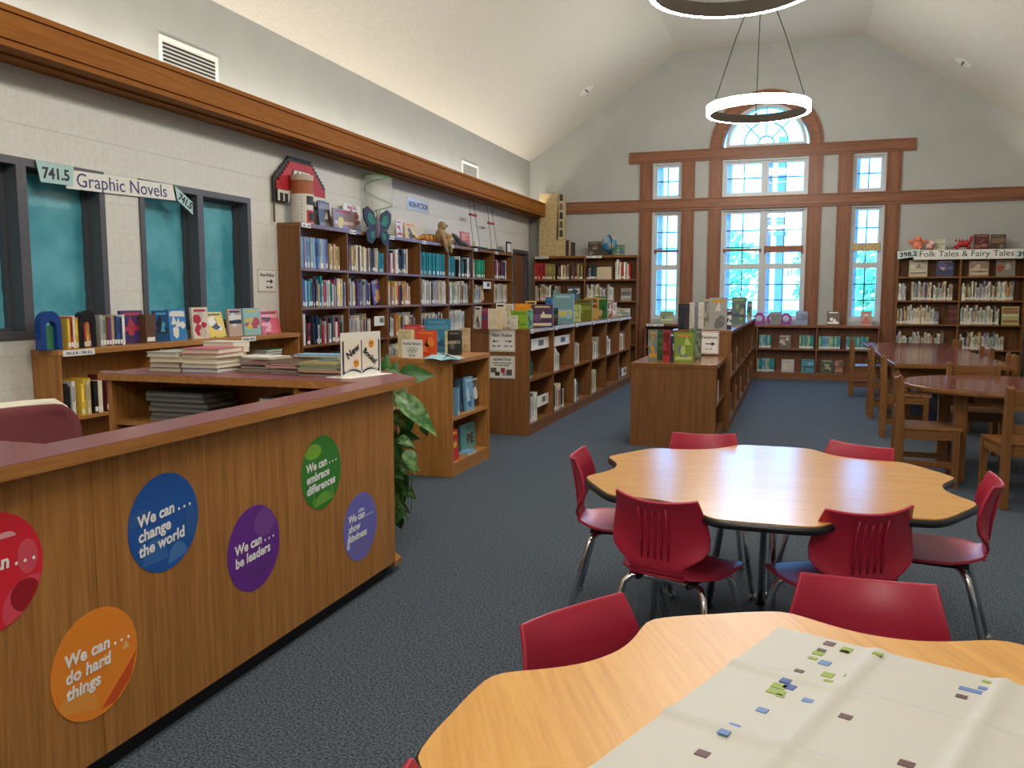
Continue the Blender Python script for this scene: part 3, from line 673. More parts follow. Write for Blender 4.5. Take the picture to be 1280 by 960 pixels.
for k, (x, y, c, w, h) in enumerate(((1037, 804, 'n', 1, 1), (1058, 812, 'g', 1, 1.3), (1056, 814, 'n', .8, .5), (1027, 812, 'k', .8, .6), (1023, 816, 'g', 1, .9), (1016, 822, 'g', .8, .6), (1031, 828, 'b', 1, 1), (1035, 843, 'g', 1, 1), (1036, 851, 'g', .8, .6), (1061, 847, 'g', .8, .6), (999, 838, 'n', .8, .6), (982, 851, 'd', .9, .9), (987, 858, 'd', 1, 1), (974, 857, 'g', 1.2, 1), (970, 864, 'g', 1.5, 1), (975, 869, 'g', .7, .5), (1010, 875, 'b', .9, .7), (953, 887, 'b', .9, .8), (917, 907, 'b', .9, .8), (905, 917, 'b', .9, .8), (878, 941, 'n', 1, .9), (1057, 895, 'n', 1, .8), (1097, 820, 'g', .9, .6), (1235, 852, 'g', .9, .5), (1213, 862, 'b', 1.8, .7), (1230, 860, 'b', .9, .6), (1202, 870, 'n', .9, .7), (1133, 954, 'n', 1.1, .9))):
    p = at(x, y, Z=.664); w_, h_ = .0105 * w, .0105 * h; q = Vector((p.x, p.y)) - C0
    zz = .0016 + hgt(q.dot(E1), q.dot(E2)) + .0011
    c2 = [Vector((p.x, p.y)) + E1 * i * w_ + E2 * j * h_ for i, j in ((-1, -1), (1, -1), (1, 1), (-1, 1))]
    MB().prism([tuple(v) for v in c2], zz - .002, zz, col=CB[c]).build('coloured_square', 'paint', t, fixn=True)
# ================================================================== wooden tables and chairs
t = thing('reading_table', 'long maroon-topped oak reading table in front of the fairy tale bookcase', 'table', (1.5, 11.1, 0))
MB().box(-.54, .54, -2.05, 2.05, .69, .728).build('top_edge', 'chairwood_y', t, bevel=.006)
MB().box(-.532, .532, -2.042, 2.042, .728, .732).build('laminate_top', 'maroon_gloss', t)
for sx in (-1, 1):
    for y in (-1.8, -.12, .12, 1.8): MB().box(sx * .42 - .045, sx * .42 + .045, y - .045, y + .045, 0, .69).build('leg', 'chairwood_z', t, bevel=.006)
    MB().box(sx * .42 - .012, sx * .42 + .012, -1.755, 1.755, .59, .69).build('apron', 'chairwood_y', t)
for y in (-1.8, 1.8): MB().box(-.375, .375, y - .012, y + .012, .59, .69).build('apron', 'chairwood_x', t)
t = thing('round_table', 'round maroon-topped oak table at the right edge', 'table', (1.57, 7.38, 0))
MB().lathe([(.70, .675), (.722, .68), (.725, .695), (.722, .712), (.715, .716)], 56).build('top_edge', 'chairwood_x', t, smooth=False)
MB().lathe([(.715, .715), (.715, .7195)], 56).build('laminate_top', 'maroon_gloss', t)
for a in (45, 135, 225, 315):
    x, y = .5 * math.cos(R(a)), .5 * math.sin(R(a)); MB().box(x - .045, x + .045, y - .045, y + .045, 0, .675).build('leg', 'chairwood_z', t, bevel=.006)
MB().lathe([(.44, .60), (.46, .60), (.46, .675), (.44, .675)], 40).build('apron', 'chairwood_x', t)
def make_wood_chair():
    t = thing('wooden_chair', 'w', 'chair')
    for sx in (-1, 1):
        P = [(-.004, .0), (.055, .0), (.064, .42), (.04, .80), (.02, .818), (-.012, .80), (-.002, .42)]
        MB().prism([(-.235 + a, b) for a, b in P], sx * .19 - .021, sx * .19 + .021, ax='x').build('back_post', 'chairwood_z', t, bevel=.004, fixn=True)
        MB().box(sx * .19 - .02, sx * .19 + .02, .15, .195, 0, .41).build('front_leg', 'chairwood_z', t, bevel=.004)
        MB().box(sx * .19 - .01, sx * .19 + .01, -.18, .155, .345, .41).build('side_rail', 'chairwood_y', t)
        MB().box(sx * .19 - .009, sx * .19 + .009, -.185, .155, .14, .185).build('stretcher', 'chairwood_y', t)
    MB().box(-.172, .172, .16, .18, .345, .41).build('front_rail', 'chairwood_x', t); MB().box(-.172, .172, -.205, -.185, .345, .41).build('rear_rail', 'chairwood_x', t)
    MB().box(-.205, .205, -.175, .215, .41, .432).build('seat', 'chairwood_x', t, bevel=.006)
    for (z0, z1) in ((.655, .785), (.50, .565)):
        mb = MB(); n = 8
        for i in range(n):
            x0, x1 = -.172 + .344 * i / n, -.172 + .344 * (i + 1) / n; f = lambda x: -.215 - .016 * (1 - (x / .172) ** 2) - (z0 - .5) * .08
            mb.add([(x0, f(x0) - .009, z0), (x1, f(x1) - .009, z0), (x1, f(x1) + .009, z0), (x0, f(x0) + .009, z0), (x0, f(x0) - .009, z1), (x1, f(x1) - .009, z1), (x1, f(x1) + .009, z1), (x0, f(x0) + .009, z1)], [(0, 3, 2, 1), (4, 5, 6, 7), (0, 1, 5, 4), (2, 3, 7, 6), (1, 2, 6, 5), (3, 0, 4, 7)])
        mb.build('back_rail', 'chairwood_x', t)
    return t
wc = make_wood_chair(); first2 = [True]
def wood_chair(x, y, face, lab, g):
    o = wc if first2[0] else copy_tree(wc); first2[0] = False
    a = R(face - 90); o.rotation_euler.z = a; off = Vector((0, -.225, 0)); off.rotate(Matrix.Rotation(a, 3, 'Z'))
    o.location = (x - off.x, y - off.y, 0); tag(o, lab, 'chair', g)
G1, G2 = 'wooden chairs at the long reading table', 'wooden chairs at the round table'
wood_chair(.79, 12.75, -2, 'wooden chair at the far left of the long reading table', G1)
wood_chair(.865, 10.55, -2, 'wooden chair at the middle left of the long reading table', G1)
wood_chair(.875, 9.2, -5, 'wooden chair at the near left of the long reading table', G1)
wood_chair(2.12, 12.7, 180, 'wooden chair at the far right of the long reading table', G1)
wood_chair(2.13, 10.9, 184, 'wooden chair at the middle right of the long reading table', G1)
wood_chair(2.14, 9.75, 176, 'wooden chair at the near right of the long reading table', G1)
wood_chair(.77, 6.98, -3, 'wooden chair at the left of the round table, post toward the aisle', G2)
wood_chair(1.52, 8.30, -92, 'wooden chair behind the round table, backrest facing the viewer across it', G2)
wood_chair(1.54, 6.19, 98, 'wooden chair in front of the round table, back toward the viewer', G2)
wood_chair(2.40, 7.5, 182, 'wooden chair at the right of the round table, outside the picture', G2)
# ================================================================== office chair behind the desk
t = thing('office_chair', 'maroon upholstered office chair with cream plastic shell behind the desk', 'chair', (-2.72, 2.48, 0), R(-100))
n = 14
def shell(y, th, w0, w1, z0, z1, name, mat):
    vs = []; mb = MB(); K = 10
    for s in (0, 1):
        for i in range(n + 1):
            a = i / n; z = z0 + (z1 - z0) * a
            w = w0 + (w1 - w0) * a
            if a > .75: w *= math.sqrt(max(.05, 1 - ((a - .75) / .27) ** 2)) * .5 + .5
            for j in range(K + 1):
                u = -1 + 2 * j / K
                vs.append((u * w, y - s * th + .05 * u * u + .05 * (.5 - a), z))
    S_ = (n + 1) * (K + 1); fs = []
    for i in range(n):
        for j in range(K):
            q = i * (K + 1) + j; fs += [(q, q + 1, q + K + 2, q + K + 1), (S_ + q, S_ + q + K + 1, S_ + q + K + 2, S_ + q + 1)]
    for i in range(n):
        for j in (0, K): q = i * (K + 1) + j; fs.append((q, q + K + 1, S_ + q + K + 1, S_ + q))
    for j in range(K):
        for i in (0, n): q = i * (K + 1) + j; fs.append((q, q + 1, S_ + q + 1, S_ + q))
    mb.add(vs, fs).build(name, mat, t, smooth=True, fixn=True)
shell(-.18, .05, .22, .245, .52, .955, 'back_cushion', 'upholstery'); shell(-.236, .02, .235, .255, .50, .975, 'back_shell', 'cream_plastic')
MB().ball((0, .03, .46), (.25, .25, .05), 20, 8).build('seat', 'upholstery', t, smooth=True)
MB().ball((0, .03, .43), (.25, .25, .035), 20, 8).build('seat_shell', 'cream_plastic', t, smooth=True)
MB().tube([(0, -.1, .42), (0, -.25, .44), (0, -.272, .6)], .02).build('back_bracket', 'black', t, smooth=True)
MB().tube([(0, .0, .08), (0, .0, .42)], .028, 12).build('column', 'black', t, smooth=True)
for k in range(5):
    a = R(72 * k + 18); lg = MB().tube([(0, 0, .10), (.15 * math.cos(a), .15 * math.sin(a), .095), (.29 * math.cos(a), .29 * math.sin(a), .065)], [.028, .022, .016]).build('base_arm', 'black', t, smooth=True)
    MB().ball((.29 * math.cos(a), .29 * math.sin(a), .028), .028, 10, 6).build('caster', 'black', lg, smooth=True)
# ================================================================== books standing spine-out
PALS = {
 'cream': S(222, 212, 184), 'white': S(228, 228, 220), 'pale grey': S(176, 178, 174), 'tan': S(188, 156, 108), 'black': S(28, 28, 30), 'navy': S(34, 44, 84), 'dark green': S(36, 84, 60),
 'green': S(28, 132, 88), 'red': S(176, 40, 44), 'maroon': S(104, 32, 38), 'brown': S(104, 72, 48), 'yellow': S(222, 186, 66), 'orange': S(214, 118, 44), 'blue': S(52, 96, 160), 'light blue': S(118, 172, 206),
 'teal': S(22, 122, 126), 'purple': S(92, 58, 116), 'grey': S(112, 114, 116), 'olive': S(142, 130, 68), 'pink': S(206, 110, 130), 'sage': S(150, 172, 140), 'lavender': S(164, 152, 184)}
mix = dict(
 pale=['cream', 'white', 'cream', 'pale grey', 'tan', 'white', 'cream', 'sage', 'grey', 'black', 'white', 'cream', 'lavender', 'brown', 'pale grey', 'tan'],
 multi=['white', 'navy', 'red', 'teal', 'light blue', 'black', 'cream', 'dark green', 'purple', 'yellow', 'grey', 'maroon', 'blue', 'pale grey'],
 dark=['black', 'navy', 'black', 'maroon', 'grey', 'dark green', 'red', 'white', 'black', 'navy', 'pale grey'],
 warm=['brown', 'maroon', 'red', 'yellow', 'cream', 'black', 'orange', 'pale grey', 'tan'],
 sepia=['tan', 'brown', 'cream', 'black', 'tan', 'olive', 'cream', 'brown'], teal=['teal'], blueset=['light blue', 'lavender', 'blue', 'light blue', 'pale grey'],
 gold=['olive', 'tan', 'yellow', 'cream'], red=['red', 'maroon', 'red'], olive=['olive', 'tan', 'olive'], bwr=['black', 'white', 'red', 'black', 'cream', 'black'], green=['green'],
 bwg=['black', 'navy', 'white', 'dark green', 'green', 'black'], yellow=['yellow', 'cream', 'yellow', 'pink'], navyred=['navy', 'white', 'red', 'black', 'navy'], white=['white', 'cream', 'pale grey'], mint=['teal', 'sage', 'teal', 'light blue'])
def bookgeo():
    mb = MB()
    mb.box(-.5, -.42, 0, 1, 0, 1, 0).box(.42, .5, 0, 1, 0, 1, 0).box(-.42, .42, 0, .03, 0, 1, 0)
    mb.box(-.42, .42, .03, .96, .015, .985, 1)
    mb.add([(-.4, -.004, .05), (.4, -.004, .05), (.4, -.004, .20), (-.4, -.004, .20)], [(0, 1, 2, 3)], 2)
    mb.add([(-.34, -.004, .42), (.34, -.004, .42), (.34, -.004, .86), (-.34, -.004, .86)], [(0, 1, 2, 3)], 3)
    return mb
BG = bookgeo(); BOOK2 = MB()
BOOK2.v, BOOK2.f, BOOK2.m, BOOK2.c = BG.v, BG.f[:-2] + BG.f[-1:], BG.m[:-2] + BG.m[-1:], BG.c[:-2] + BG.c[-1:]
BOOK2 = BOOK2.mesh('book', ['cover', 'pages', 'white', 'cover_band']); BOOK = BG.mesh('book', ['cover', 'pages', 'white', 'cover_band'])
SPECS = []
CASE = {'tall': 'tall wall bookcase', 'gn': 'low window bookcase', 'backleft': 'far corner bookcase', 'folk': 'fairy tale bookcase', 'low': 'gable window bookcase', 'isle1': 'sign island', 'isle2': 'second island', 'right': 'right wall bookcase', 'disp': 'plant-side cabinet', 'short': 'short cabinet'}
def row(key, bay, lev, segs, vis=1, tight=.75):
    t, x0, x1, z, hh = COMP[key, bay, lev]; w = x1 - x0; n = 0
    r = random.Random(hash((key == 'tall', bay, lev, len(key))) & 0xffff)
    for (f0, f1, pal, hmin, hmax, tmin, tmax) in segs:
        x = x0 + f0 * w; names = mix[pal]; k = r.randrange(len(names))
        while True:
            th = r.uniform(tmin, tmax)
            if x + th > x0 + f1 * w: break
            h = min(r.uniform(hmin - (.03 if hmax - hmin > .02 else 0), hmax), hh - .015); d = r.uniform(.15, .185); n += 1
            cn = names[k % len(names)] if pal in ('teal', 'green', 'blueset') else r.choice(names)
            k += 1; c = PALS[cn]; j = r.uniform(.82, 1.15)
            SPECS.append(dict(t=t, x=x + th / 2, y=r.uniform(.012, .03), z=z, s=(th * .97, d, h), c=tuple(min(1, q * j) for q in c), cn=cn, key=key, bay=bay, lev=lev, n=n, vis=vis))
            x += th
A, B_, C_ = (.25, .30), (.21, .28), (.20, .26)
def seg(f0, f1, pal, h=B_, th=(.018, .036)): return (f0, f1, pal, h[0], h[1], th[0], th[1])
row('tall', 0, 0, [seg(.02, .62, 'blueset', (.30, .302), (.036, .037)), seg(.62, .86, 'gold', (.24, .27))]); row('tall', 0, 1, [seg(.02, .98, 'multi', (.24, .31))]); row('tall', 0, 2, [seg(.02, .1, 'white', (.30, .31)), seg(.1, .92, 'dark')]); row('tall', 0, 3, [seg(.02, .9, 'multi')], .35)
row('tall', 1, 0, [seg(.02, .80, 'sepia', (.26, .28)), seg(.8, .96, 'teal', (.22, .25))]); row('tall', 1, 1, [seg(.02, .58, 'multi', (.25, .30))]); row('tall', 1, 2, [seg(.02, .56, 'pale', (.23, .29))]); row('tall', 1, 3, [seg(.02, .7, 'pale')], .3)
row('tall', 2, 0, [seg(.05, .66, 'bwr', (.24, .31))]); row('tall', 2, 1, [seg(.03, .74, 'warm', (.24, .30))]); row('tall', 2, 2, [seg(.04, .84, 'warm')]); row('tall', 2, 3, [seg(.03, .8, 'pale')], .2)
row('tall', 3, 0, [seg(.01, .90, 'teal', (.285, .29), (.032, .033))]); row('tall', 3, 1, [seg(.02, .98, 'pale', (.26, .32))]); row('tall', 3, 2, [seg(.04, .84, 'pale', (.22, .27))], .6)
row('tall', 4, 0, [seg(.02, .30, 'teal', (.27, .275), (.032, .033)), seg(.44, .96, 'bwg', (.25, .31))]); row('tall', 4, 1, [seg(.04, .82, 'pale', (.25, .32))]); row('tall', 4, 2, [seg(.04, .70, 'white', (.22, .28))], .6)
row('tall', 5, 0, [seg(.02, .15, 'white', (.25, .28)), seg(.2, .62, 'green', (.27, .275), (.033, .034))]); row('tall', 5, 1, [seg(.02, .40, 'pale', (.22, .28))]); row('tall', 5, 2, [seg(.02, .8, 'warm')], .4)
row('tall', 6, 0, [seg(.08, .70, 'navyred', (.26, .32))]); row('tall', 6, 1, [seg(.04, .78, 'pale', (.25, .31))]); row('tall', 6, 2, [seg(.02, .8, 'pale')], .2)
for b in range(7): row('tall', b, 4, [seg(.03, .8, 'pale')], 0)
row('backleft', 0, 0, [seg(.0, .23, 'red', (.30, .305), (.024, .028)), seg(.23, .44, 'olive', (.28, .29)), seg(.46, .98, 'sepia', (.25, .32))]); row('backleft', 0, 1, [seg(.02, .50, 'pale', (.22, .32))])
row('backleft', 1, 0, [seg(.02, .24, 'dark', (.2, .3)), seg(.58, .70, 'white', (.3, .35)), seg(.70, .79, 'navyred', (.28, .31)), seg(.8, .87, 'warm', (.26, .3))]); row('backleft', 1, 1, [seg(.02, .55, 'pale', (.22, .32))])
for b in (0, 1): row('backleft', b, 2, [seg(.02, .7, 'pale')], .2); row('backleft', b, 3, [seg(.02, .7, 'pale')], 0)
row('folk', 0, 1, [seg(.01, .15, 'white', (.25, .3)), seg(.25, .92, 'pale', (.22, .31), (.014, .026))]); row('folk', 1, 1, [seg(.02, .84, 'pale', (.22, .31), (.014, .026))])
row('folk', 0, 2, [seg(.0, .72, 'pale', (.22, .31), (.014, .026))]); row('folk', 1, 2, [seg(.02, .64, 'pale', (.22, .31), (.014, .026))])
row('folk', 0, 3, [seg(.02, .82, 'pale', (.2, .30), (.014, .026))], .7); row('folk', 1, 3, [seg(.03, .74, 'pale', (.2, .3), (.014, .026))], .7); row('folk', 0, 4, [seg(.03, .7, 'pale')], 0); row('folk', 1, 4, [seg(.03, .7, 'pale')], 0)
T_ = (.026, .03)
row('low', 2, 0, [seg(.02, .26, 'mint', (.22, .225), T_), seg(.72, .98, 'mint', (.22, .225), T_)]); row('low', 3, 0, [seg(.02, .40, 'mint', (.21, .215), T_), seg(.48, .86, 'mint', (.21, .215), T_)]); row('low', 2, 1, [seg(.0, .32, 'mint', (.22, .225), T_)])
row('low', 0, 0, [seg(.05, .8, 'pale')], 0); row('low', 1, 0, [seg(.05, .8, 'pale')], 0)
row('gn', 0, 1, [], 0); row('gn', 1, 1, [seg(.05, .6, 'multi')], 0)
row('gn', 0, 0, [seg(.03, .15, 'dark', (.22, .29), (.025, .035)), seg(.19, .30, 'yellow', (.22, .25), (.018, .024)), seg(.31, .42, 'pale', (.24, .28), (.03, .045)), seg(.43, .62, 'dark', (.22, .27), (.016, .024))])
row('isle1', 0, 0, [seg(.02, .18, 'dark', (.2, .26))]); row('isle1', 1, 0, [seg(.02, .30, 'white', (.22, .27))]); row('isle1', 2, 0, [seg(.01, .35, 'pale', (.24, .28))]); row('isle1', 3, 0, [seg(.0, .60, 'pale', (.24, .29))]); row('isle1', 4, 0, [seg(.02, .34, 'white', (.22, .27))]); row('isle1', 5, 0, [seg(.08, .55, 'pale', (.24, .3))])
row('isle1', 0, 1, [seg(.02, .36, 'pale', (.24, .3), (.025, .04))]); row('isle1', 1, 1, [seg(.02, .62, 'bwr', (.24, .3), (.03, .045))]); row('isle1', 2, 1, [seg(.0, .30, 'pale', (.22, .28))]); row('isle1', 3, 1, [seg(.0, .42, 'pale', (.26, .31))]); row('isle1', 5, 1, [seg(.02, .2, 'dark')], .5)
for b in range(6): row('isle2', b, 0, [seg(.05, .35, 'pale')], .1); row('isle2', b, 1, [seg(.1, .5, 'warm')], .15)
row('short', 0, 0, [seg(.1, .4, 'bwr', (.2, .28))], .3)
row('right', 0, 0, [seg(.05, .7, 'pale')], 0)
def frame(sp):
    t = sp['t']; M = Matrix.Translation(t.location) @ Matrix.Rotation(t.rotation_euler.z, 4, 'Z') @ Matrix.Translation((sp['x'], sp['y'], sp['z']))
    return M
for sp in SPECS:
    P = frame(sp).translation; dist = (P - Vector((0, 0, CAM_H))).length
    turn = .55 if sp['key'] in ('tall', 'gn') else (.2 if sp['key'].startswith('isle') else 1.)
    sp['area'] = sp['vis'] * sp['s'][0] * sp['s'][2] * turn / dist ** 2
SPECS.sort(key=lambda q: -q['area'])
LEV = ['top shelf', 'second shelf', 'third shelf', 'fourth shelf', 'bottom shelf']; LOWLEV = ['upper shelf', 'lower shelf']
stuff = MB()
for i, sp in enumerate(SPECS):
    M = frame(sp)
    if i < 300:
        o = link('book', BOOK if (i * 7) % 10 < 6 else BOOK2, None, M.translation, (0, 0, sp['t'].rotation_euler.z)); o.scale = sp['s']; o.color = (*sp['c'], 1)
        nl = [q for q in COMP if q[0] == sp['key'] and q[1] == sp['bay']]
        lv = (LOWLEV if len(nl) == 2 else LEV)[sp['lev']]
        nb = len([q for q in COMP if q[0] == sp['key'] and q[2] == 0])
        bay = '' if nb == 1 else ORD[sp['bay']] + ' bay of '
        tag(o, '%s book, %s from left, %s, %s%s' % (sp['cn'], ordn(sp['n']), lv, bay, CASE[sp['key']]), 'book', 'books spine-out in the %s' % CASE[sp['key']])
    else:
        stuff.T = M @ Matrix.Diagonal((*sp['s'], 1))
        c = sp['c']; cols = [c, S(222, 214, 192), S(232, 230, 222), tuple(min(1, q * (1.5 if sum(c) < 1 else .5)) for q in c)]
        for f, m_ in zip(BG.f, BG.m): stuff.add([BG.v[q] for q in f], [tuple(range(len(f)))], 0, cols[m_])
stuff.T = None
tag(stuff.build('shelved_books', 'paint'), 'small farther library books filling the remaining shelf space', 'books', None, 'stuff')
# ================================================================== books shown by their covers
def art(seed, cols, n=5):
    r = random.Random(seed); L = []
    for k in range(n):
        c = r.choice(cols); q = r.random()
        if q < .45:
            cx, cz, rx, rz_ = r.uniform(.2, .8), r.uniform(.15, .75), r.uniform(.1, .26), r.uniform(.08, .2)
            L.append(([(cx + rx * math.cos(a * .5236) * r.uniform(.8, 1.15), cz + rz_ * math.sin(a * .5236) * r.uniform(.8, 1.15)) for a in range(12)], c))
        elif q < .75:
            z = r.uniform(.05, .8); L.append(([(.06, z), (.94, z + r.uniform(-.05, .05)), (.94, z + .14), (.06, z + .12)], c))
        else:
            cx, cz = r.uniform(.25, .75), r.uniform(.1, .6); L.append(([(cx - .18, cz), (cx + .18, cz), (cx + r.uniform(-.1, .1), cz + .3)], c))
    L.append(([(.14, .86), (.86, .86), (.86, .93), (.14, .93)], cols[0]))
    return [([(min(.97, max(.03, a)), min(.97, max(.03, b))) for a, b in P], c) for P, c in L]
def cover_book(loc, rz, w, h, th, col, shapes, lab, tilt=0., spine='left', group=None, title=None, stand=False, name='display_book'):
    t = thing(name, lab, 'book', loc, rz, group)
    rt = Matrix.Rotation(-tilt, 4, 'X') if tilt else None    # lean the top backwards (+y)
    sx = -1 if spine == 'left' else 1; e = min(.004, th * .2)
    mb = MB(); mb.T = rt
    mb.box(-w / 2, w / 2, 0, e, 0, h, 0, col).box(-w / 2, w / 2, th - e, th, 0, h, 0, col).box(*sorted((sx * w / 2, sx * (w / 2 - e))), e, th - e, 0, h, 0, tuple(q * .9 for q in col))
    cv = mb.build('cover', 'gloss', t)
    mb = MB(); mb.T = rt
    mb.box(*sorted((sx * (w / 2 - e), -sx * (w / 2 - .004))), e, th - e, .004, h - .004); mb.build('page_block', 'pages', t)
    for k, (P, c) in enumerate(shapes):
        mb = MB(); mb.T = rt
        mb.prism([(-w / 2 + a * w, b * h) for a, b in P], -.0006 - .00025 * k, .0005, ax='y', col=c); mb.build('cover_art', 'gloss', cv, fixn=True)
    if title:
        for (s, u0, v0, sz, mat) in title:
            p = Vector((-w / 2 + u0 * w, -.0022, v0 * h)); uu, vv = Vector((1, 0, 0)), Vector((0, 0, 1))
            if rt: p, vv = rt @ p, rt @ vv
            text(s, sz, mat, cv, p, uu, vv, 'title', bold=.0008, align='CENTER')
    if stand:
        MB().tube([(-w * .3, -.03, .004), (-w * .3, th * .5, .004), (-w * .3, th + .06, .004), (-w * .3, th + .05 + .1 * math.sin(tilt or .2), h * .5)], .0025, 6).tube([(w * .3, -.03, .004), (w * .3, th + .06, .004), (w * .3, th + .05 + .1 * math.sin(tilt or .2), h * .5)], .0025, 6).build('wire_stand', 'black', t)
    return t
def on_left(x0, x1, yb, yt, X, Z, **k):
    """front cover facing the room (+X) on a left-wall surface of height Z"""
    a, b = at(x0, yb, X=X), at(x1, yb, X=X); top = at((x0 + x1) / 2, yt, X=X).z
    return dict(loc=(X, (a.y + b.y) / 2, Z), rz=R(90), w=b.y - a.y, h=top - Z)
def on_back(x0, x1, yt, Y, Z):
    a, b = at(x0, yt, Y=Y), at(x1, yt, Y=Y); return dict(loc=((a.x + b.x) / 2, Y, Z), rz=0., w=b.x - a.x, h=a.z - Z)
def on_isle(x0, x1, yb, yt, Z):
    p = at(x1, yb, Z=Z); a, b = at(x0, yt, Y=p.y), at(x1, yt, Y=p.y)
    return dict(loc=((a.x + b.x) / 2, p.y, Z), rz=0., w=b.x - a.x, h=(a.z + b.z) / 2 - Z)
WHT, BLK, CRM = S(232, 230, 222), S(30, 30, 32), S(224, 212, 182)
GT = 'cover-out books on top of the bookcases'
# --- on the low bookcase under the papered windows
gx, gz = -4.60, 1.051
for (x0, x1, yt, c, cols, lab, tilt) in (
  (153, 181, 388, S(84, 58, 108), [S(190, 70, 90), S(60, 60, 120)], 'purple covered book with a red picture under the banner', 0.06),
  (195, 212, 388, S(30, 74, 118), [S(80, 160, 200), BLK], 'dark blue covered book left of the sky blue one', .06),
  (213, 234, 386, S(64, 136, 196), [WHT, S(196, 170, 150)], 'sky blue covered book with white cloud shapes', .06),
  (242, 262, 384, S(226, 214, 196), [S(190, 40, 54), S(206, 190, 170)], 'cream covered book with red lettering on the low bookcase', .06),
  (263, 284, 389, S(226, 200, 74), [BLK, WHT], 'yellow covered book leaning on a stand', .25),
  (287, 304, 386, S(196, 172, 150), [S(84, 50, 96), BLK, WHT], 'beige covered book with a purple lower band', .06),
  (306, 327, 385, S(150, 196, 190), [S(226, 196, 70), S(190, 80, 90)], 'mint and yellow covered book on the low bookcase', .06),
  (329, 352, 388, S(220, 96, 112), [S(110, 50, 60), S(240, 170, 176)], 'pink covered book leaning on a stand beside the tall bookcase', .22)):
    d = on_left(x0, x1, 420, yt, gx, gz); cover_book(th=.022, col=c, shapes=art(x0, cols), lab=lab, tilt=tilt, stand=tilt > .1, group=GT, **d)
def few(key, items): pass
def spine_book(loc, rz, s, cn, lab, g, rot=None):
    o = link('book', BOOK, None, loc, rot or (0, 0, rz)); o.scale = s; o.color = (*PALS[cn], 1); return tag(o, lab, 'book', g)
ya, yb_ = at(80, 428, X=-4.58).y, at(113, 428, X=-4.58).y; n = 10
for k in range(n):
    spine_book((-4.545, ya + (yb_ - ya) * (k + .5) / n, gz), R(90), ((yb_ - ya) / n * .96, .13, .20 + .008 * (k % 3)), ['yellow', 'red', 'cream', 'yellow', 'pink', 'cream', 'red', 'yellow', 'pink', 'yellow'][k], '%s paperback, %s from left, between the blue and black bookends' % (['yellow', 'red', 'cream', 'yellow', 'pink', 'cream', 'red', 'yellow', 'pink', 'yellow'][k], ORD[k]), 'paperbacks between the bookends')
ya, yb_ = at(121, 426, X=-4.58).y, at(152, 426, X=-4.58).y; n = 9
for k in range(n):
    cn = ['pale grey', 'sage', 'maroon', 'purple', 'tan', 'navy', 'blue', 'navy', 'white'][k]
    spine_book((-4.545, ya + (yb_ - ya) * (k + .5) / n, gz), R(90), ((yb_ - ya) / n * .96, .13, .215 - .006 * (k % 4)), cn, '%s paperback, %s from left, between black bookend and purple book' % (cn, ORD[k]), 'paperbacks beside the black bookend')
o = spine_book((-4.545, at(187, 424, X=-4.56).y, gz), R(90), (.10, .13, .21), 'brown', 'thick dark brown book between the purple and blue covers', GT)
for (x0, x1, yt, c, lab, dk) in ((52, 78, 389, S(26, 66, 138), 'blue arched plastic bookend at the left end of low bookcase', 0), (101, 121, 388, S(22, 22, 28), 'black arched plastic bookend on the low bookcase', 1)):
    a, b = at(x0, 430, X=-4.53), at(x1, 430, X=-4.53); w = (b.y - a.y); h = at(x0, yt, X=-4.53).z - gz
    t = thing('bookend', lab, 'bookend', (-4.53, (a.y + b.y) / 2, gz))
    P = [(-w / 2, 0), (-w / 2, h - w / 2)] + [(-w / 2 * math.cos(R(q)), h - w / 2 + w / 2 * math.sin(R(q))) for q in range(15, 180, 15)] + [(w / 2, h - w / 2), (w / 2, 0)]
    i = w * .24; P2 = [(w / 2 - i, 0), (w / 2 - i, h * .58)] + [((w / 2 - i) * math.cos(R(q)), h * .58 + (w / 2 - i) * math.sin(R(q))) for q in range(15, 180, 15)] + [(-w / 2 + i, h * .58), (-w / 2 + i, 0)]
    MB().prism(P + P2, -.05, .0, ax='x', col=c).build('arch', 'gloss', t, fixn=True)
    MB().box(-.05, .0, -w / 2, w / 2, 0, .003, 0, c).build('foot_plate', 'gloss', t)
    MB().box(-.045, -.03, -w / 2 + i, w / 2 - i, .003, h * .62, 0, S(60, 130, 90) if not dk else S(120, 120, 124)).build('inner_card', 'paint', t)
# stack of picture books on the third bay's shelf
tt, x0, x1, z, hh = COMP['gn', 2, 0]
def flat_book(cx, cy, z, w, d, th, rz, cn, lab, g, pages_front=True):
    """lying flat; fore-edge towards heading rz"""
    o = link('book', BOOK, None); o.scale = (th, d, w); o.color = (*PALS[cn], 1)
    M = Matrix.Translation((cx, cy, z + th / 2)) @ Matrix.Rotation(rz, 4, 'Z') @ Matrix.Translation((-w / 2, d / 2, 0)) @ Matrix.Rotation(R(180), 4, 'Z') @ Matrix.Rotation(R(-90), 4, 'Y')
    # thickness -> z, height -> x, fore edge -> -y
    M = Matrix.Translation((cx, cy, z)) @ Matrix.Rotation(rz, 4, 'Z')
    B3 = Matrix(((0, 0, 1), (0, -1, 0), (1, 0, 0))).to_4x4()
    L = M @ Matrix.Translation((-w / 2, d / 2, th / 2)) @ B3
    o.rotation_mode = 'QUATERNION'; o.location = L.translation; o.rotation_quaternion = L.to_quaternion()
    return tag(o, lab, 'book', g)
p0 = at(350, 450, X=-4.6)
zz = z = COMP['gn', 2, 0][3]
P = at(350, 446, X=-4.58)
stackc = ['maroon', 'purple', 'red', 'pale grey', 'purple', 'green', 'sage', 'yellow', 'green', 'white', 'purple', 'red', 'light blue', 'green']
for k in range(14): flat_book(-4.60, 6.62 + rng.uniform(-.01, .01), zz, .24, .2, .022, R(90), stackc[k], '%s book, %s from bottom, stack on low bookcase shelf' % (stackc[k], ORD[k]), 'flat books stacked on the low bookcase shelf'); zz += .0225
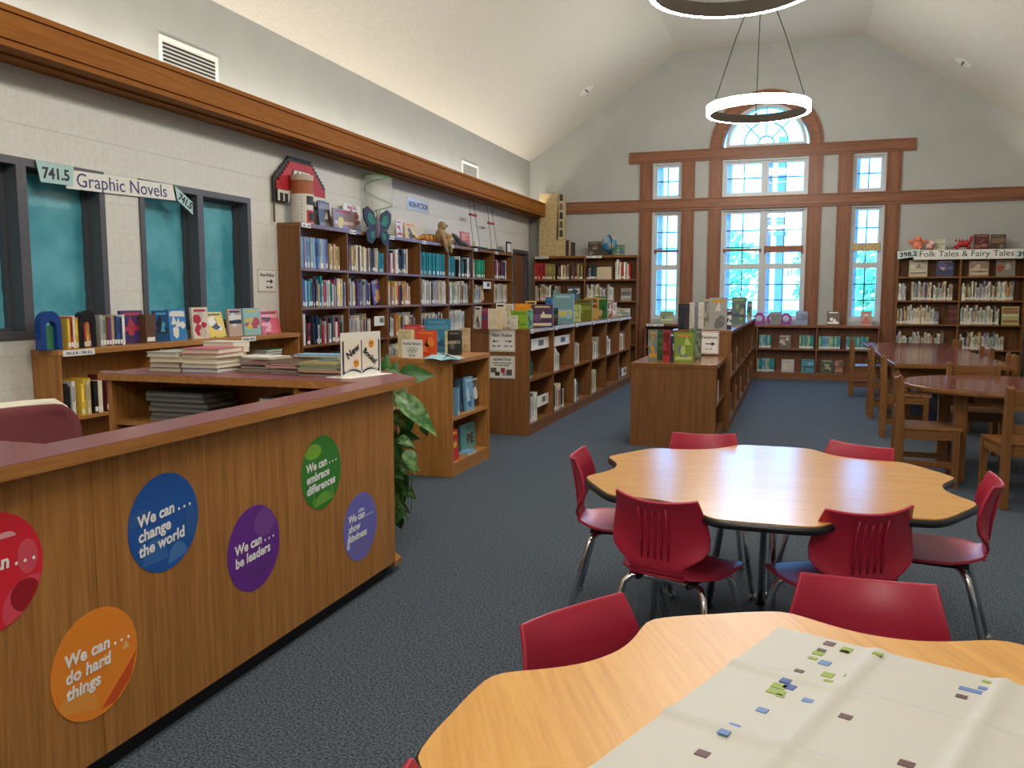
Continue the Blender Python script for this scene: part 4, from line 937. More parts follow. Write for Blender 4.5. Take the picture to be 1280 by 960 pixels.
# --- on the tall wall bookcase
tx, tz = -4.60, 2.096
for (x0, x1, yb2, yt, c, cols, lab, dx, tl) in (
  (400, 414, 281, 252, S(70, 64, 58), [S(130, 120, 110), S(196, 180, 170)], 'dark photo covered book beside the striped cylinder', 0, None),
  (432, 453, 288, 256, WHT, [S(150, 60, 50), S(180, 120, 90)], 'white covered book titled the cell', -.03, [('the CELL', .5, .84, .055, 'cover_red')]),
  (418, 444, 284, 262, S(150, 130, 130), [S(190, 30, 60), S(226, 206, 90), S(220, 190, 190)], 'wide red flower covered book leaning before the white one', .05, None),
  (497, 504, 297, 275, WHT, [S(196, 60, 60)], 'narrow white and red book behind the butterfly', 0, None),
  (507, 520, 299, 279, S(226, 196, 120), [S(220, 110, 44), S(90, 90, 90)], 'yellow covered book with an orange animal', 0, None),
  (577, 588, 302, 290, S(206, 90, 80), [S(226, 160, 150)], 'small red sign card on top of tall bookcase', .05, None)):
    if tl and 'cover_red' not in MATS: flat('cover_red', S(190, 40, 44), .4)
    d = on_left(x0, x1, yb2, yt, tx + dx, tz); cover_book(th=.015, col=c, shapes=art(x0 + 3, cols, 4) if not tl else art(x0, cols, 3)[:-1], lab=lab, tilt=.08, group=GT, title=tl, **d)
# stepped cut-out and painted cylinder
t = thing('stepped_cutout', 'stepped black, red and white cut-out leaning on the block wall', 'decoration', (-4.70, 7.40, 2.29))
def steps(w, h, n, flat_w):
    L = []
    for k in range(n + 1):
        z = h * k / n; x = -w + (w - flat_w) * k / n
        L.append((x, z))
        if k < n: L.append((x, h * (k + 1) / n))
    return L + [(-a, b) for a, b in reversed(L)]
base = -.02
def slab(pts, x0, x1, c, nm): MB().prism(pts, x0, x1, ax='x', col=c).build(nm, 'paint', t, fixn=True)
OUT = [(-.46, 0), (-.46, .23)] + [(a, .23 + b) for a, b in steps(.44, .225, 8, .17)] + [(.46, .23), (.46, 0), (.27, 0), (.27, .2), (-.27, .2), (-.27, 0)]
slab(OUT, .0, .02, S(40, 38, 34), 'black_layer')
slab([(-.43, .12), (-.43, .20)] + [(a, .20 + b) for a, b in steps(.38, .205, 6, .17)] + [(.43, .20), (.43, .12), (.22, .12), (.15, .335), (-.15, .335), (-.22, .12)], .02, .032, S(188, 40, 48), 'red_layer')
slab([(-.42, .01), (-.42, .115), (-.21, .115), (-.135, .328), (.135, .328), (.21, .115), (.42, .115), (.42, .01), (.24, .01), (.22, .06), (-.22, .06), (-.24, .01)], .032, .042, S(222, 218, 206), 'white_layer')
for x in (-.37, -.29, .31, .38): slab([(x - .025, .005), (x + .025, .005), (x + .025, .085), (x - .025, .085)], .042, .048, S(40, 40, 42), 'black_bar')
for x in (-.08, .0, .08): slab([(x - .03, .25), (x + .03, .25), (x - .005, .318)], .042, .048, S(40, 40, 42), 'black_bar')
MB().box(.0, .012, -.45, -.435, -.194, .0, 0, S(90, 80, 64)).box(.0, .012, .435, .45, -.194, .0, 0, S(90, 80, 64)).build('prop_stick', 'paint', t)
t = thing('painted_cylinder', 'white paper cylinder with black and red panels and orange band', 'decoration', (-4.585, 7.27, 2.096))
rad = .105
def cyl(z0, z1, c, nm, r=rad): MB().lathe([(r, z0), (r, z1)], 24, (0, 0, 0), 0, c).build(nm, 'paint', t, smooth=False)
cyl(0, .285, S(222, 218, 208), 'tube'); cyl(.285, .415, S(168, 94, 50), 'orange_band', .108); cyl(.415, .465, S(190, 176, 156), 'pale_rim', .112)
def wrap(a0, a1, z0, z1, c, r=.1075):
    mb = MB(); n = 6
    for i in range(n):
        p, q = R(a0 + (a1 - a0) * i / n), R(a0 + (a1 - a0) * (i + 1) / n)
        mb.add([(r * math.cos(p), r * math.sin(p), z0), (r * math.cos(q), r * math.sin(q), z0), (r * math.cos(q), r * math.sin(q), z1), (r * math.cos(p), r * math.sin(p), z1)], [(0, 1, 2, 3)], 0, c)
    mb.build('panel', 'paint', t)
wrap(-35, 25, .18, .265, S(44, 42, 36)); wrap(-35, 30, .01, .13, S(190, 40, 48)); wrap(-22, 30, .03, .11, S(44, 42, 36), .109)
for k in range(8): wrap(-62, -58, .02 + k * .033, .03 + k * .033, S(60, 50, 44))
# butterfly habitat net
P = at(474, 296, X=-4.585); hb_y = P.y
t = thing('butterfly_habitat', 'tall mesh net cylinder with green spiral wire', 'net', (-4.585, hb_y, 2.096))
w = (at(496, 290, X=-4.585).y - at(453, 290, X=-4.585).y) / 2 * .92; H = at(474, 222, X=-4.585).z - 2.096
w = min(w, .125)
n = 28
for (z, nm) in ((.004, 'bottom_ring'), (H, 'top_ring')): MB().tube([(w * math.cos(2 * math.pi * k / n), w * 1.9 * math.sin(2 * math.pi * k / n), z) for k in range(n + 1)], .009, 6, 0, S(88, 140, 84)).build(nm, 'paint', t, smooth=True)
MB().tube([(w * math.cos(2 * math.pi * 1.9 * k / 70 + .6), w * 1.9 * math.sin(2 * math.pi * 1.9 * k / 70 + .6), .01 + (H - .02) * k / 70) for k in range(71)], .006, 6, 0, S(88, 140, 84)).build('spiral_wire', 'paint', t, smooth=True)
mb = MB(); vs = [(w * math.cos(2 * math.pi * k / n), w * 1.9 * math.sin(2 * math.pi * k / n), z) for z in (.004, H) for k in range(n)]
mb.add(vs, [(k, (k + 1) % n, n + (k + 1) % n, n + k) for k in range(n)]); mb.add(vs[n:], [tuple(range(n))]); mb.build('netting', 'netting', t, smooth=True)
# butterfly toy
P = at(472, 284, X=-4.44)
t = thing('butterfly_toy', 'green and black plush butterfly hanging over the bookcase edge', 'toy', (-4.44, P.y, P.z)); t.scale = (1, 1.65, 1.3)
MB().ball((0, 0, 0), (.022, .022, .10), 10, 8, 0, S(122, 92, 104)).build('body', 'paint', t, smooth=True)
for s in (-1, 1):
    for (pts, inn) in (([(0, .02), (.06, .12), (.14, .16), (.20, .13), (.19, .05), (.14, -.01), (.03, -.02)], [(.03, .03), (.08, .1), (.14, .11), (.15, .05), (.1, .01)]), ([(.02, -.02), (.12, -.02), (.17, -.06), (.15, -.13), (.09, -.15), (.03, -.09)], [(.05, -.04), (.11, -.05), (.11, -.10), (.07, -.10)])):
        wg = MB().prism([(s * a, b) for a, b in pts], -.008, .008, ax='x', col=S(32, 30, 50)).build('wing', 'paint', t, fixn=True)
        MB().prism([(s * a, b) for a, b in inn], .008, .011, ax='x', col=S(36, 118, 92)).build('wing_patch', 'paint', wg, fixn=True)
    MB().tube([(0, s * .006, .09), (.01, s * .03, .14)], .003, 6, 0, S(30, 30, 40)).build('antenna', 'paint', t)
# sloth, tiger, lizard
y0 = at(549, 300, X=-4.55).y
t = thing('plush_sloth', 'tan plush sloth slumped over the bookcase edge', 'toy', (-4.53, y0, 2.096))
MB().ball((0, 0, .10), (.07, .08, .11), 14, 10).build('body', 'fur', t, smooth=True); hd = MB().ball((.02, .01, .235), (.06, .065, .06), 14, 10).build('head', 'fur', t, smooth=True)
MB().ball((.062, .012, .23), (.025, .04, .035), 10, 8, 0, S(206, 186, 150)).build('face', 'paint', hd, smooth=True)
for s in (-1, 1):
    MB().ball((.085, .012 + s * .018, .24), (.008, .012, .010), 8, 6, 0, S(56, 40, 30)).build('eye_patch', 'paint', hd, smooth=True)
    MB().tube([(.02, s * .06, .15), (.08, s * .09, .08), (.10, s * .08 + .03, -.06), (.105, s * .07 + .05, -.12)], [.03, .028, .024, .018], 8).build('arm', 'fur', t, smooth=True)
    MB().tube([(.03, s * .04, .04), (.09, s * .05, .035), (.115, s * .05, -.05)], [.032, .03, .022], 8).build('leg', 'fur', t, smooth=True)
MB().ball((.088, .012, .222), (.006, .008, .006), 6, 5, 0, S(40, 30, 26)).build('nose', 'paint', hd, smooth=True)
TG = S(206, 140, 50); y0, y1 = at(520, 300, X=-4.6).y, at(566, 306, X=-4.6).y
t = thing('plush_tiger', 'orange striped plush tiger lying behind the sloth', 'toy', (-4.63, (y0 + y1) / 2, 2.096))
L = (y1 - y0) / 2
MB().ball((0, 0, .06), (.055, L * .72, .055), 14, 10, 0, TG).build('body', 'paint', t, smooth=True)
hd = MB().ball((.02, L * .78, .10), (.06, .07, .06), 14, 10, 0, TG).build('head', 'paint', t, smooth=True)
for s in (-1, 1): MB().ball((.0, L * .78 + s * .05, .155), (.012, .022, .022), 8, 6, 0, TG).build('ear', 'paint', hd, smooth=True)
MB().ball((.07, L * .78, .085), (.02, .035, .025), 8, 6, 0, S(226, 214, 186)).build('muzzle', 'paint', hd, smooth=True)
MB().tube([(0, -L * .6, .05), (.02, -L * .95, .03), (.04, -L * 1.15, .06)], .014, 8, 0, TG).build('tail', 'paint', t, smooth=True)
for k in range(7):
    yy = -L * .55 + k * L * .18; q = math.sqrt(max(.05, 1 - (yy / (L * .74)) ** 2)) * .056
    MB().tube([(q * math.cos(R(a)), yy, .06 + q * math.sin(R(a))) for a in range(-20, 140, 20)], .006, 6, 0, S(44, 34, 28)).build('stripe', 'paint', t, smooth=True)
y0 = at(578, 306, X=-4.52).y
t = thing('toy_lizard', 'dark grey toy reptile on top of the tall bookcase', 'toy', (-4.54, y0, 2.096))
GC = S(70, 74, 76)
MB().tube([(0, -.32, .16), (0, -.22, .13), (.0, -.05, .06), (.02, .1, .045), (.03, .28, .02)], [.012, .03, .04, .03, .006], 10, 0, GC).build('body', 'paint', t, smooth=True)
for (a, b) in ((-.16, 1), (-.16, -1), (.06, 1), (.06, -1)): MB().tube([(0, a, .06), (b * .04, a + .01, .04), (b * .045, a + .03, .006)], .010, 6, 0, GC).build('leg', 'paint', t, smooth=True)
# model with rope ladders
ya, yb2 = at(596, 308, X=-4.56).y, at(618, 308, X=-4.56).y
t = thing('rope_swing_model', 'two black platforms hung on dark strings with red bars', 'model', (-4.56, (ya + yb2) / 2, 2.096))
for c, (yy, px) in enumerate(((ya, (590, 597)), (yb2, (604, 611)))):
    yy -= (ya + yb2) / 2; w = .17
    MB().box(-.10, .10, yy - .28, yy + .2, .0, .03, 0, S(26, 26, 28)).build('platform', 'paint', t)
    for s in (-1, 1): MB().tube([(0, yy + s * w * .8 , .03), (.0, yy + s * w * .5 - .25, .735)], .0035, 6, 0, S(60, 34, 34)).build('string', 'paint', t)
    MB().box(-.015, .015, yy - .16 - .13, yy + .13 - .16, .48 - c * .06, .51 - c * .06, 0, S(170, 40, 44)).build('red_bar', 'paint', t)
    MB().tube([(-.04, yy, .03), (-.02, yy + .02, .15)], [.07, .004], 8, 0, S(214, 208, 194)).build('paper_cone', 'paint', t) if c == 0 else None
y0 = at(636, 315, X=-4.55).y
t = thing('framed_card', 'small black frame with white card at bookcase end', 'frame', (-4.55, y0, 2.096))
MB().box(-.01, 0, -.13, .13, 0, .2, 0, BLK).build('frame', 'paint', t); MB().box(0, .003, -.08, .1, .03, .17, 0, WHT).build('card', 'paint', t)
# foil sign on the wall, arrow sign, banner
flat('ink', S(34, 34, 44), .5); flat('navy_ink', S(44, 50, 110), .5); flat('foil', S(206, 214, 224), .2)
t = thing('foil_sign', 'shiny silver non-fiction sign on the block wall', 'sign', (XW + .002, 10.25, 2.50))
MB().box(0, .004, -.34, .34, 0, .15).build('plate', 'foil', t); text('NON-FICTION', .10, 'navy_ink', t, (.0045, 0, .04), (0, 1, 0), (0, 0, 1), align='CENTER', bold=.002, maxw=.58)
def arrow(parent, x, z, L, s, mk, nm='arrow'):
    h = L * .22; pts = [(x - s * L / 2, z - h * .25), (x + s * L * .1, z - h * .25), (x + s * L * .1, z - h), (x + s * L / 2, z), (x + s * L * .1, z + h), (x + s * L * .1, z + h * .25), (x - s * L / 2, z + h * .25)]
    return mk(pts, nm)
def wallsign(name, lab, loc, rz, w, h, border, lines, arrows, group=None):
    """sheet facing local -y"""
    t = thing(name, lab, 'sign', loc, rz, group)
    MB().box(-w / 2, w / 2, -.003, 0, 0, h).build('sheet', 'white', t)
    if border:
        n = 13
        for k in range(n):
            for (x, z) in ((-w / 2 + w * (k + .5) / n, .008), (-w / 2 + w * (k + .5) / n, h - .008)): MB().ball((x, -.0035, z), (w / n * .36, .0012, .006), 8, 4, 0, S(176, 150, 130)).build('border_scallop', 'paint', t)
            if k < 10:
                for (x, z) in ((-w / 2 + .008, h * (k + .5) / 10), (w / 2 - .008, h * (k + .5) / 10)): MB().ball((x, -.0035, z), (.006, .0012, h / 10 * .36), 8, 4, 0, S(176, 150, 130)).build('border_scallop', 'paint', t)
    for (s, x, z, sz, mw) in lines: text(s, sz, 'ink', t, (x, -.0034, z), (1, 0, 0), (0, 0, 1), align='CENTER', bold=.0008, maxw=mw)
    for (x, z, L, s) in arrows: arrow(t, x, z, L, s, lambda pts, nm: MB().prism(pts, -.0042, -.0028, ax='y', col=S(50, 50, 76)).build(nm, 'paint', t, fixn=True))
    return t
wallsign('arrow_sign', 'non-fiction sign with one right arrow beside the papered window', (XW + .004, 6.84, 1.435), R(90), .29, .215, True, [('Non-Fiction', 0, .145, .045, .22), ('500  900', .03, .035, .025, .1)], [(.04, .10, .11, 1)])
wallsign('arrow_sign', 'non-fiction sign with left and right arrows on the island end', (-2.755, 7.945, .842), 0, .275, .222, True, [('Non- Fiction', 0, .152, .045, .21), ('000 - 399', -.06, .05, .02, .085), ('796.2 - 999', .065, .05, .02, .09)], [(-.07, .105, .07, -1), (.07, .105, .07, 1)])
t = wallsign('printed_notice', 'printed nonfiction notice with small pictures on the island end', (-2.755, 7.945, .575), 0, .27, .225, False, [('NONFICTION', 0, .178, .034, .19), ('books on real topics', 0, .15, .02, .2), ('for every reader', 0, .127, .02, .16)], [])
MB().box(-.128, .128, -.0036, -.003, .006, .219, 0, S(60, 60, 60)).build('border', 'paint', t); MB().box(-.125, .125, -.0038, -.003, .009, .216, 0, S(226, 224, 214)).build('inner_sheet', 'paint', t)
for (x, z, w_, h_, c) in ((-.09, .06, .06, .05, S(90, 84, 80)), (-.05, .025, .05, .04, S(60, 50, 44)), (.01, .06, .045, .05, S(170, 50, 60)), (.075, .04, .06, .06, S(90, 80, 76)), (.02, .022, .04, .03, S(150, 150, 150))): MB().box(x - w_ / 2, x + w_ / 2, -.0046, -.0038, z - h_ / 2 + .02, z + h_ / 2 + .02, 0, c).build('printed_picture', 'paint', t)
P = at(885, 428, Y=8.89)
wallsign('arrow_sign', 'fiction arrow sign on the second island behind the cover-out books', (P.x - .01, 8.892, .80), 0, .24, .235, True, [('Fiction', .02, .16, .042, .16), ('A - Z', .02, .045, .02, .06)], [(.035, .105, .1, 1)])
# graphic novels banner and number cards
t = thing('paper_banner', 'white paper banner reading Graphic Novels between two number cards', 'banner', (XW + .018, 5.08, 2.19))
sl = math.tan(R(-2.4))
MB().prism([(-.53, -.066), (.54, -.036), (.51, .085), (-.53, .062)], 0, .002, ax='x').build('sheet', 'white', t, fixn=True)
text('Graphic Novels', .135, 'navy_ink', t, (.0025, 0.0, -.032), (0, 1, .026), (0, -.026, 1), align='CENTER', maxw=.88)
for (yc, zc, pts, lab, an) in ((4.47, 2.175, [(-.13, -.035), (-.16, .1), (.145, .1), (.13, -.03)], 'pale mint card reading 741.5 at the left of the banner', .03), (5.69, 2.16, [(-.08, .11), (.12, .0), (.12, -.10), (-.06, -.0)], 'pale mint card reading 741.5 at the right of the banner', -.45)):
    t = thing('number_card', lab, 'card', (XW + .024, yc, zc), 0, 'mint number cards on the banner')
    MB().prism(pts, 0, .002, ax='x', col=S(176, 212, 208)).build('card', 'paint', t, fixn=True)
    cx, cz = sum(p[0] for p in pts) / 4, sum(p[1] for p in pts) / 4
    sz = .10 if an > 0 else .075
    text('741.5', sz, 'ink', t, (.0026, cx, cz - sz * .36), (0, math.cos(an), math.sin(an)), (0, -math.sin(an), math.cos(an)), align='CENTER', bold=.003)
YF = 14.885
t = thing('paper_banner', 'white banner reading Folk Tales and Fairy Tales on the bookcase', 'banner', ((at(1142, 317, Y=YF).x + at(1279, 317, Y=YF).x) / 2, YF, at(1200, 324, Y=YF).z))
w = at(1279, 317, Y=YF).x - at(1142, 317, Y=YF).x; h = at(1200, 312, Y=YF).z - at(1200, 324, Y=YF).z
MB().box(-w / 2, w / 2, -.003, 0, 0, h).build('sheet', 'white', t); text('Folk Tales & Fairy Tales', .13, 'ink', t, (-.02, -.0035, .045), (1, 0, 0), (0, 0, 1), align='CENTER', maxw=w * .86)
for (px, lab, an) in ((1136, 'pale card reading 398.2 at the left of the fairy tale banner', .1), (1284, 'pale card reading 398.2 at the right end of the banner', -.05)):
    P = at(px, 318, Y=YF - .006); t = thing('number_card', lab, 'card', (P.x, YF - .005, P.z), 0, 'number cards on the fairy tale banner')
    MB().prism([(-.16, -.075), (.15, -.03), (.16, .085), (-.17, .05)] if an > 0 else [(-.16, -.05), (.15, -.05), (.15, .09), (-.17, .08)], -.002, 0, ax='y', col=S(204, 222, 214)).build('card', 'paint', t, fixn=True)
    text('398.2', .10, 'ink', t, (-.005, -.0026, -.03), (math.cos(an), 0, math.sin(an)), (-math.sin(an), 0, math.cos(an)), align='CENTER', bold=.003, maxw=.25)
# ------------------------------------------------------------------ far corner bookcase top
P0, P1 = at(674, 318, Y=14.95), at(707, 318, Y=14.95); zb = 2.116
t = thing('letter_box', 'tall tan burlap L-shaped box with painted dark sides', 'decoration', (P0.x, 14.93, zb))
L1, Hh, lw, lf = P1.x - P0.x, at(690, 242, Y=14.95).z - zb, (at(698, 242, Y=14.95).x - P0.x), at(690, 300, Y=14.95).z - zb
MB().prism([(0, 0), (L1, 0), (L1, lf), (lw * .86, lf), (lw * .98, Hh), (0.01, Hh)], 0, .16, ax='y').build('front', 'burlap', t, fixn=True)
MB().prism([(lw * .99, lf + .01), (lw + .10, lf + .01), (lw + .10, Hh - .05), (lw * .99, Hh - .02)], .05, .20, ax='y', col=S(196, 178, 140)).build('side', 'paint', t, fixn=True)
for k in range(5): MB().prism([(lw + .015, lf + .06 + k * .16), (lw + .08, lf + .05 + k * .16), (lw + .075, lf + .17 + k * .16), (lw + .02, lf + .18 + k * .16)], .042, .05, ax='y', col=[S(60, 54, 48), S(96, 80, 66), S(44, 44, 46), S(110, 100, 90), S(56, 50, 44)][k]).build('picture', 'paint', t, fixn=True)
for k in range(3): MB().box(L1 + .005 + k * .05, L1 + .045 + k * .05, .02, .16, 0, lf - .01 - .02 * k, 0, [S(50, 44, 44), S(170, 150, 120), S(56, 46, 40)][k]).build('strip', 'paint', t)
cover_book(th=.02, col=S(70, 62, 54), shapes=art(11, [S(150, 130, 110), S(100, 90, 80)]), lab='dark covered book left of the globe', tilt=.05, group=GT, **on_back(735, 751, 302, 15.0, zb))
cover_book(th=.02, col=S(110, 140, 80), shapes=art(12, [S(70, 100, 140), S(180, 190, 140)]), lab='green covered book right of the globe', tilt=.05, group=GT, **on_back(766, 781, 306, 15.0, zb))
P = at(761, 310, Y=14.96)
t = thing('globe', 'blue desk globe with dark meridian arm on the corner bookcase', 'globe', (P.x, 14.97, zb))
gr = .145
MB().ball((0, 0, .20), gr, 24, 16, 0, S(70, 138, 176)).build('sphere', 'gloss', t, smooth=True)
for k, (la, lo, a, b, c) in enumerate(((30, -110, 30, 22, S(196, 176, 130)), (-15, -60, 18, 28, S(176, 160, 110)), (45, -20, 34, 16, S(206, 170, 140)), (5, -150, 14, 20, S(200, 186, 130)))):
    mb = MB(); vs = []
    for q in range(14):
        an = 2 * math.pi * q / 14; A1, A2 = R(la + b * math.sin(an) * (1 + .2 * math.sin(3 * an))), R(lo + a * math.cos(an) * (1 + .2 * math.cos(4 * an)))
        vs.append(((gr + .001) * math.cos(A1) * math.cos(A2), (gr + .001) * math.cos(A1) * math.sin(A2), .20 + (gr + .001) * math.sin(A1)))
    c0 = ((gr + .003) * math.cos(R(la)) * math.cos(R(lo)), (gr + .003) * math.cos(R(la)) * math.sin(R(lo)), .20 + (gr + .003) * math.sin(R(la)))
    mb.add(vs + [c0], [(q, (q + 1) % 14, 14) for q in range(14)], 0, c).build('continent', 'gloss', t, fixn=True)
MB().tube([(gr * 1.08 * math.sin(R(a)) * .5, -gr * 1.08 * math.sin(R(a)) * .86, .20 + gr * 1.08 * math.cos(R(a))) for a in range(-10, 200, 15)], .008, 6, 0, S(40, 44, 48)).build('meridian', 'paint', t, smooth=True)
MB().lathe([(.0, 0), (.09, 0), (.085, .015), (.02, .03), (.015, .06)], 20, (0, 0, 0), 0, S(60, 50, 44)).build('base', 'paint', t, smooth=False)
# display items inside the corner bookcase
cover_book(th=.02, col=S(90, 110, 120), shapes=art(13, [S(60, 80, 90), WHT]), lab='grey blue covered book leaning on second shelf of corner bookcase', tilt=.15, group='cover-out books in the corner bookcase', **on_back(709, 725, 358, 14.98, 1.309))
cover_book(th=.02, col=S(150, 148, 136), shapes=art(14, [S(100, 100, 96), S(190, 186, 170)]), lab='grey covered book at the right of corner bookcase second shelf', tilt=.15, group='cover-out books in the corner bookcase', **on_back(776, 789, 360, 14.98, 1.309))
t = thing('box_set', 'cream boxed book set on the corner bookcase top shelf', 'book', (at(745, 345, Y=14.96).x, 14.94, 1.693)); w = at(764, 345, Y=14.96).x - at(745, 345, Y=14.96).x
MB().box(0, w, 0, .18, 0, .22, 0, S(210, 202, 172)).build('slipcase', 'paint', t, bevel=.003)
for k in range(7): MB().box(w * k / 7 + .004, w * (k + 1) / 7 - .004, -.004, .0, .004, .216, 0, S(196 + k * 3, 188, 156)).build('volume', 'paint', t)
# ------------------------------------------------------------------ fairy tale bookcase: cover-out books and toys
fz = 2.127
GF = 'cover-out books in the fairy tale bookcase'
for (x0, x1, yt, c, cols, lab) in ((1137, 1160, 325, S(186, 176, 150), [S(140, 130, 110), S(206, 200, 180)], 'pale landscape covered book, first on fairy tale top shelf'), (1171, 1193, 325, S(58, 60, 96), [S(190, 150, 130), S(90, 90, 140)], 'dark blue covered book, second on fairy tale top shelf'),
  (1212, 1237, 326, S(150, 128, 108), [S(196, 180, 150), S(110, 100, 90)], 'brown landscape covered book, third on fairy tale top shelf'), (1246, 1270, 325, S(128, 126, 108), [S(150, 80, 60), S(170, 170, 150)], 'grey green covered book, fourth on fairy tale top shelf')):
    cover_book(th=.018, col=c, shapes=art(x0, cols), lab=lab, tilt=.1, group=GF, **on_back(x0, x1, yt, 14.95, 1.704))
cover_book(th=.02, col=S(84, 34, 30), shapes=art(31, [S(110, 60, 50)]), lab='dark red covered book on fairy tale third shelf', tilt=.1, group=GF, **on_back(1186, 1199, 381, 14.95, .946))
cover_book(th=.02, col=S(176, 176, 110), shapes=art(32, [S(150, 100, 70), S(206, 206, 160)]), lab='yellow green covered book with brown bear on third shelf', tilt=.1, group=GF, **on_back(1253, 1275, 383, 14.94, .946))
for (x0, x1, yt, c, cols, lab) in ((1167, 1182, 299, S(206, 200, 176), [S(170, 170, 150)], 'cream covered book between toys on the fairy tale bookcase'), (1218, 1237, 293, S(90, 40, 38), [S(150, 100, 80), S(60, 30, 30)], 'maroon covered book beside the red dinosaur'), (1239, 1258, 293, S(78, 56, 46), [S(110, 110, 90), S(150, 90, 60)], 'brown covered book at right on the fairy tale bookcase')):
    cover_book(th=.018, col=c, shapes=art(x0, cols), lab=lab, tilt=.06, group=GT, **on_back(x0, x1, yt, 15.0, fz))
P = at(1147, 310, Y=14.98); OR_ = S(226, 134, 100)
t = thing('plush_toy', 'orange plush toy with floppy wings on the fairy tale bookcase', 'toy', (P.x, 14.98, fz))
MB().ball((0, 0, .08), (.075, .06, .08), 12, 8, 0, OR_).build('body', 'paint', t, smooth=True); hd = MB().ball((.0, -.02, .17), (.055, .05, .05), 12, 8, 0, OR_).build('head', 'paint', t, smooth=True)
for s in (-1, 1): MB().ball((s * .09, 0, .13), (.06, .02, .03), 10, 6, 0, S(214, 110, 80)).build('wing', 'paint', t, smooth=True); MB().ball((s * .03, -.05, .03), (.03, .04, .03), 8, 6, 0, OR_).build('foot', 'paint', t, smooth=True)
P = at(1162, 310, Y=14.97)
t = thing('plush_toy', 'small pink and white plush toy beside the cream book', 'toy', (P.x, 14.96, fz))
MB().ball((0, 0, .05), (.06, .05, .05), 12, 8, 0, S(222, 170, 160)).build('body', 'paint', t, smooth=True); MB().ball((.03, -.02, .10), (.04, .04, .04), 10, 8, 0, S(230, 190, 180)).build('head', 'paint', t, smooth=True)
for s in (-1, 1): MB().ball((.03 + s * .025, -.02, .14), (.012, .01, .025), 8, 6, 0, S(226, 180, 170)).build('ear', 'paint', t, smooth=True)
P0, P1 = at(1191, 311, Y=14.97), at(1216, 311, Y=14.97); RDN = S(176, 34, 44); L = P1.x - P0.x
t = thing('toy_dinosaur', 'red toy dinosaur on the fairy tale bookcase', 'toy', ((P0.x + P1.x) / 2, 14.97, fz))
MB().tube([(-L * .5, 0, .03), (-L * .3, 0, .06), (-.02, 0, .085), (L * .2, 0, .08), (L * .36, 0, .13), (L * .42, 0, .19), (L * .5, 0, .20)], [.006, .025, .055, .045, .025, .022, .012], 10, 0, RDN).build('body', 'paint', t, smooth=True)
for (x, s) in ((-.08, 1), (-.08, -1), (.08, 1), (.08, -1)): MB().tube([(x, s * .03, .07), (x, s * .035, .0)], .018, 8, 0, RDN).build('leg', 'paint', t, smooth=True)
for k in range(5): MB().prism([(-.12 + k * .05, .12), (-.08 + k * .05, .12), (-.10 + k * .05, .17)], -.006, .006, ax='y', col=S(150, 26, 36)).build('back_plate', 'paint', t, fixn=True)
# ------------------------------------------------------------------ low window bookcase: covers on top and inside
GW = 'cover-out books on the low window bookcase'
for (x0, x1, yt, c, cols, lab) in ((825, 842, 389, S(150, 168, 130), [S(100, 130, 90), S(200, 206, 180)], 'pale green covered book under the left narrow window'), (963, 977, 390, S(78, 72, 62), [S(120, 90, 70), S(60, 60, 60)], 'dark covered book on the sill shelf before the purple rings'), (995, 1010, 389, S(96, 110, 150), [S(140, 150, 180), S(70, 80, 120)], 'blue covered book at the right of the wide window'),
  (1034, 1050, 389, S(96, 76, 62), [WHT, S(60, 50, 44)], 'brown and white covered book below the plaster panel'), (1076, 1090, 389, S(190, 160, 150), [S(196, 110, 100), WHT], 'pink covered book under the right narrow window')):
    cover_book(th=.015, col=c, shapes=art(x0, cols, 4), lab=lab, tilt=.12, stand=True, group=GW, **on_back(x0, x1, yt, 14.98, .911))
for (x0, x1, yt, z, c, cols, lab) in ((974, 989, 418.5, .516, S(66, 56, 48), [S(170, 150, 130), S(120, 60, 50)], 'dark illustrated book on the upper shelf between teal sets'), (977, 993, 449, .111, S(170, 168, 164), [S(200, 180, 170)], 'pale grey covered book on the lower window shelf'), (1002, 1018, 449, .111, S(44, 128, 150), [S(20, 70, 90), S(70, 160, 180)], 'teal covered book with dark circle on lower shelf'), (1026, 1042, 449.5, .111, S(66, 70, 56), [S(150, 150, 120), BLK], 'dark green covered book on the lower window shelf'), (1043, 1055, 450, .111, S(110, 70, 56), [S(170, 120, 100)], 'brown covered book behind the far wooden chair')):
    cover_book(th=.018, col=c, shapes=art(x0, cols), lab=lab, tilt=.1, group='cover-out books inside the low window bookcase', **on_back(x0, x1, yt, 14.97, z))
P0, P1 = at(941, 392, Y=15.05), at(991, 392, Y=15.05)
t = thing('ring_chain', 'purple cut-out strip of three rings on the window sill', 'decoration', ((P0.x + P1.x) / 2, 15.04, .911)); w = (P1.x - P0.x); PU = S(150, 60, 150)
for k in range(3):
    x = -w / 3 + k * w / 3; mb = MB()
    for q in range(20):
        a, b = 2 * math.pi * q / 20, 2 * math.pi * (q + 1) / 20
        mb.prism([(x + .055 * math.cos(a), .10 + .055 * math.sin(a)), (x + .095 * math.cos(a), .10 + .095 * math.sin(a)), (x + .095 * math.cos(b), .10 + .095 * math.sin(b)), (x + .055 * math.cos(b), .10 + .055 * math.sin(b))], 0, .012, ax='y', col=PU)
    mb.build('ring', 'paint', t, fixn=True)
MB().box(-w / 2, w / 2, .001, .011, .0, .012, 0, PU).box(-w / 2, w / 2, .001, .011, .188, .198, 0, PU).build('strip', 'paint', t)
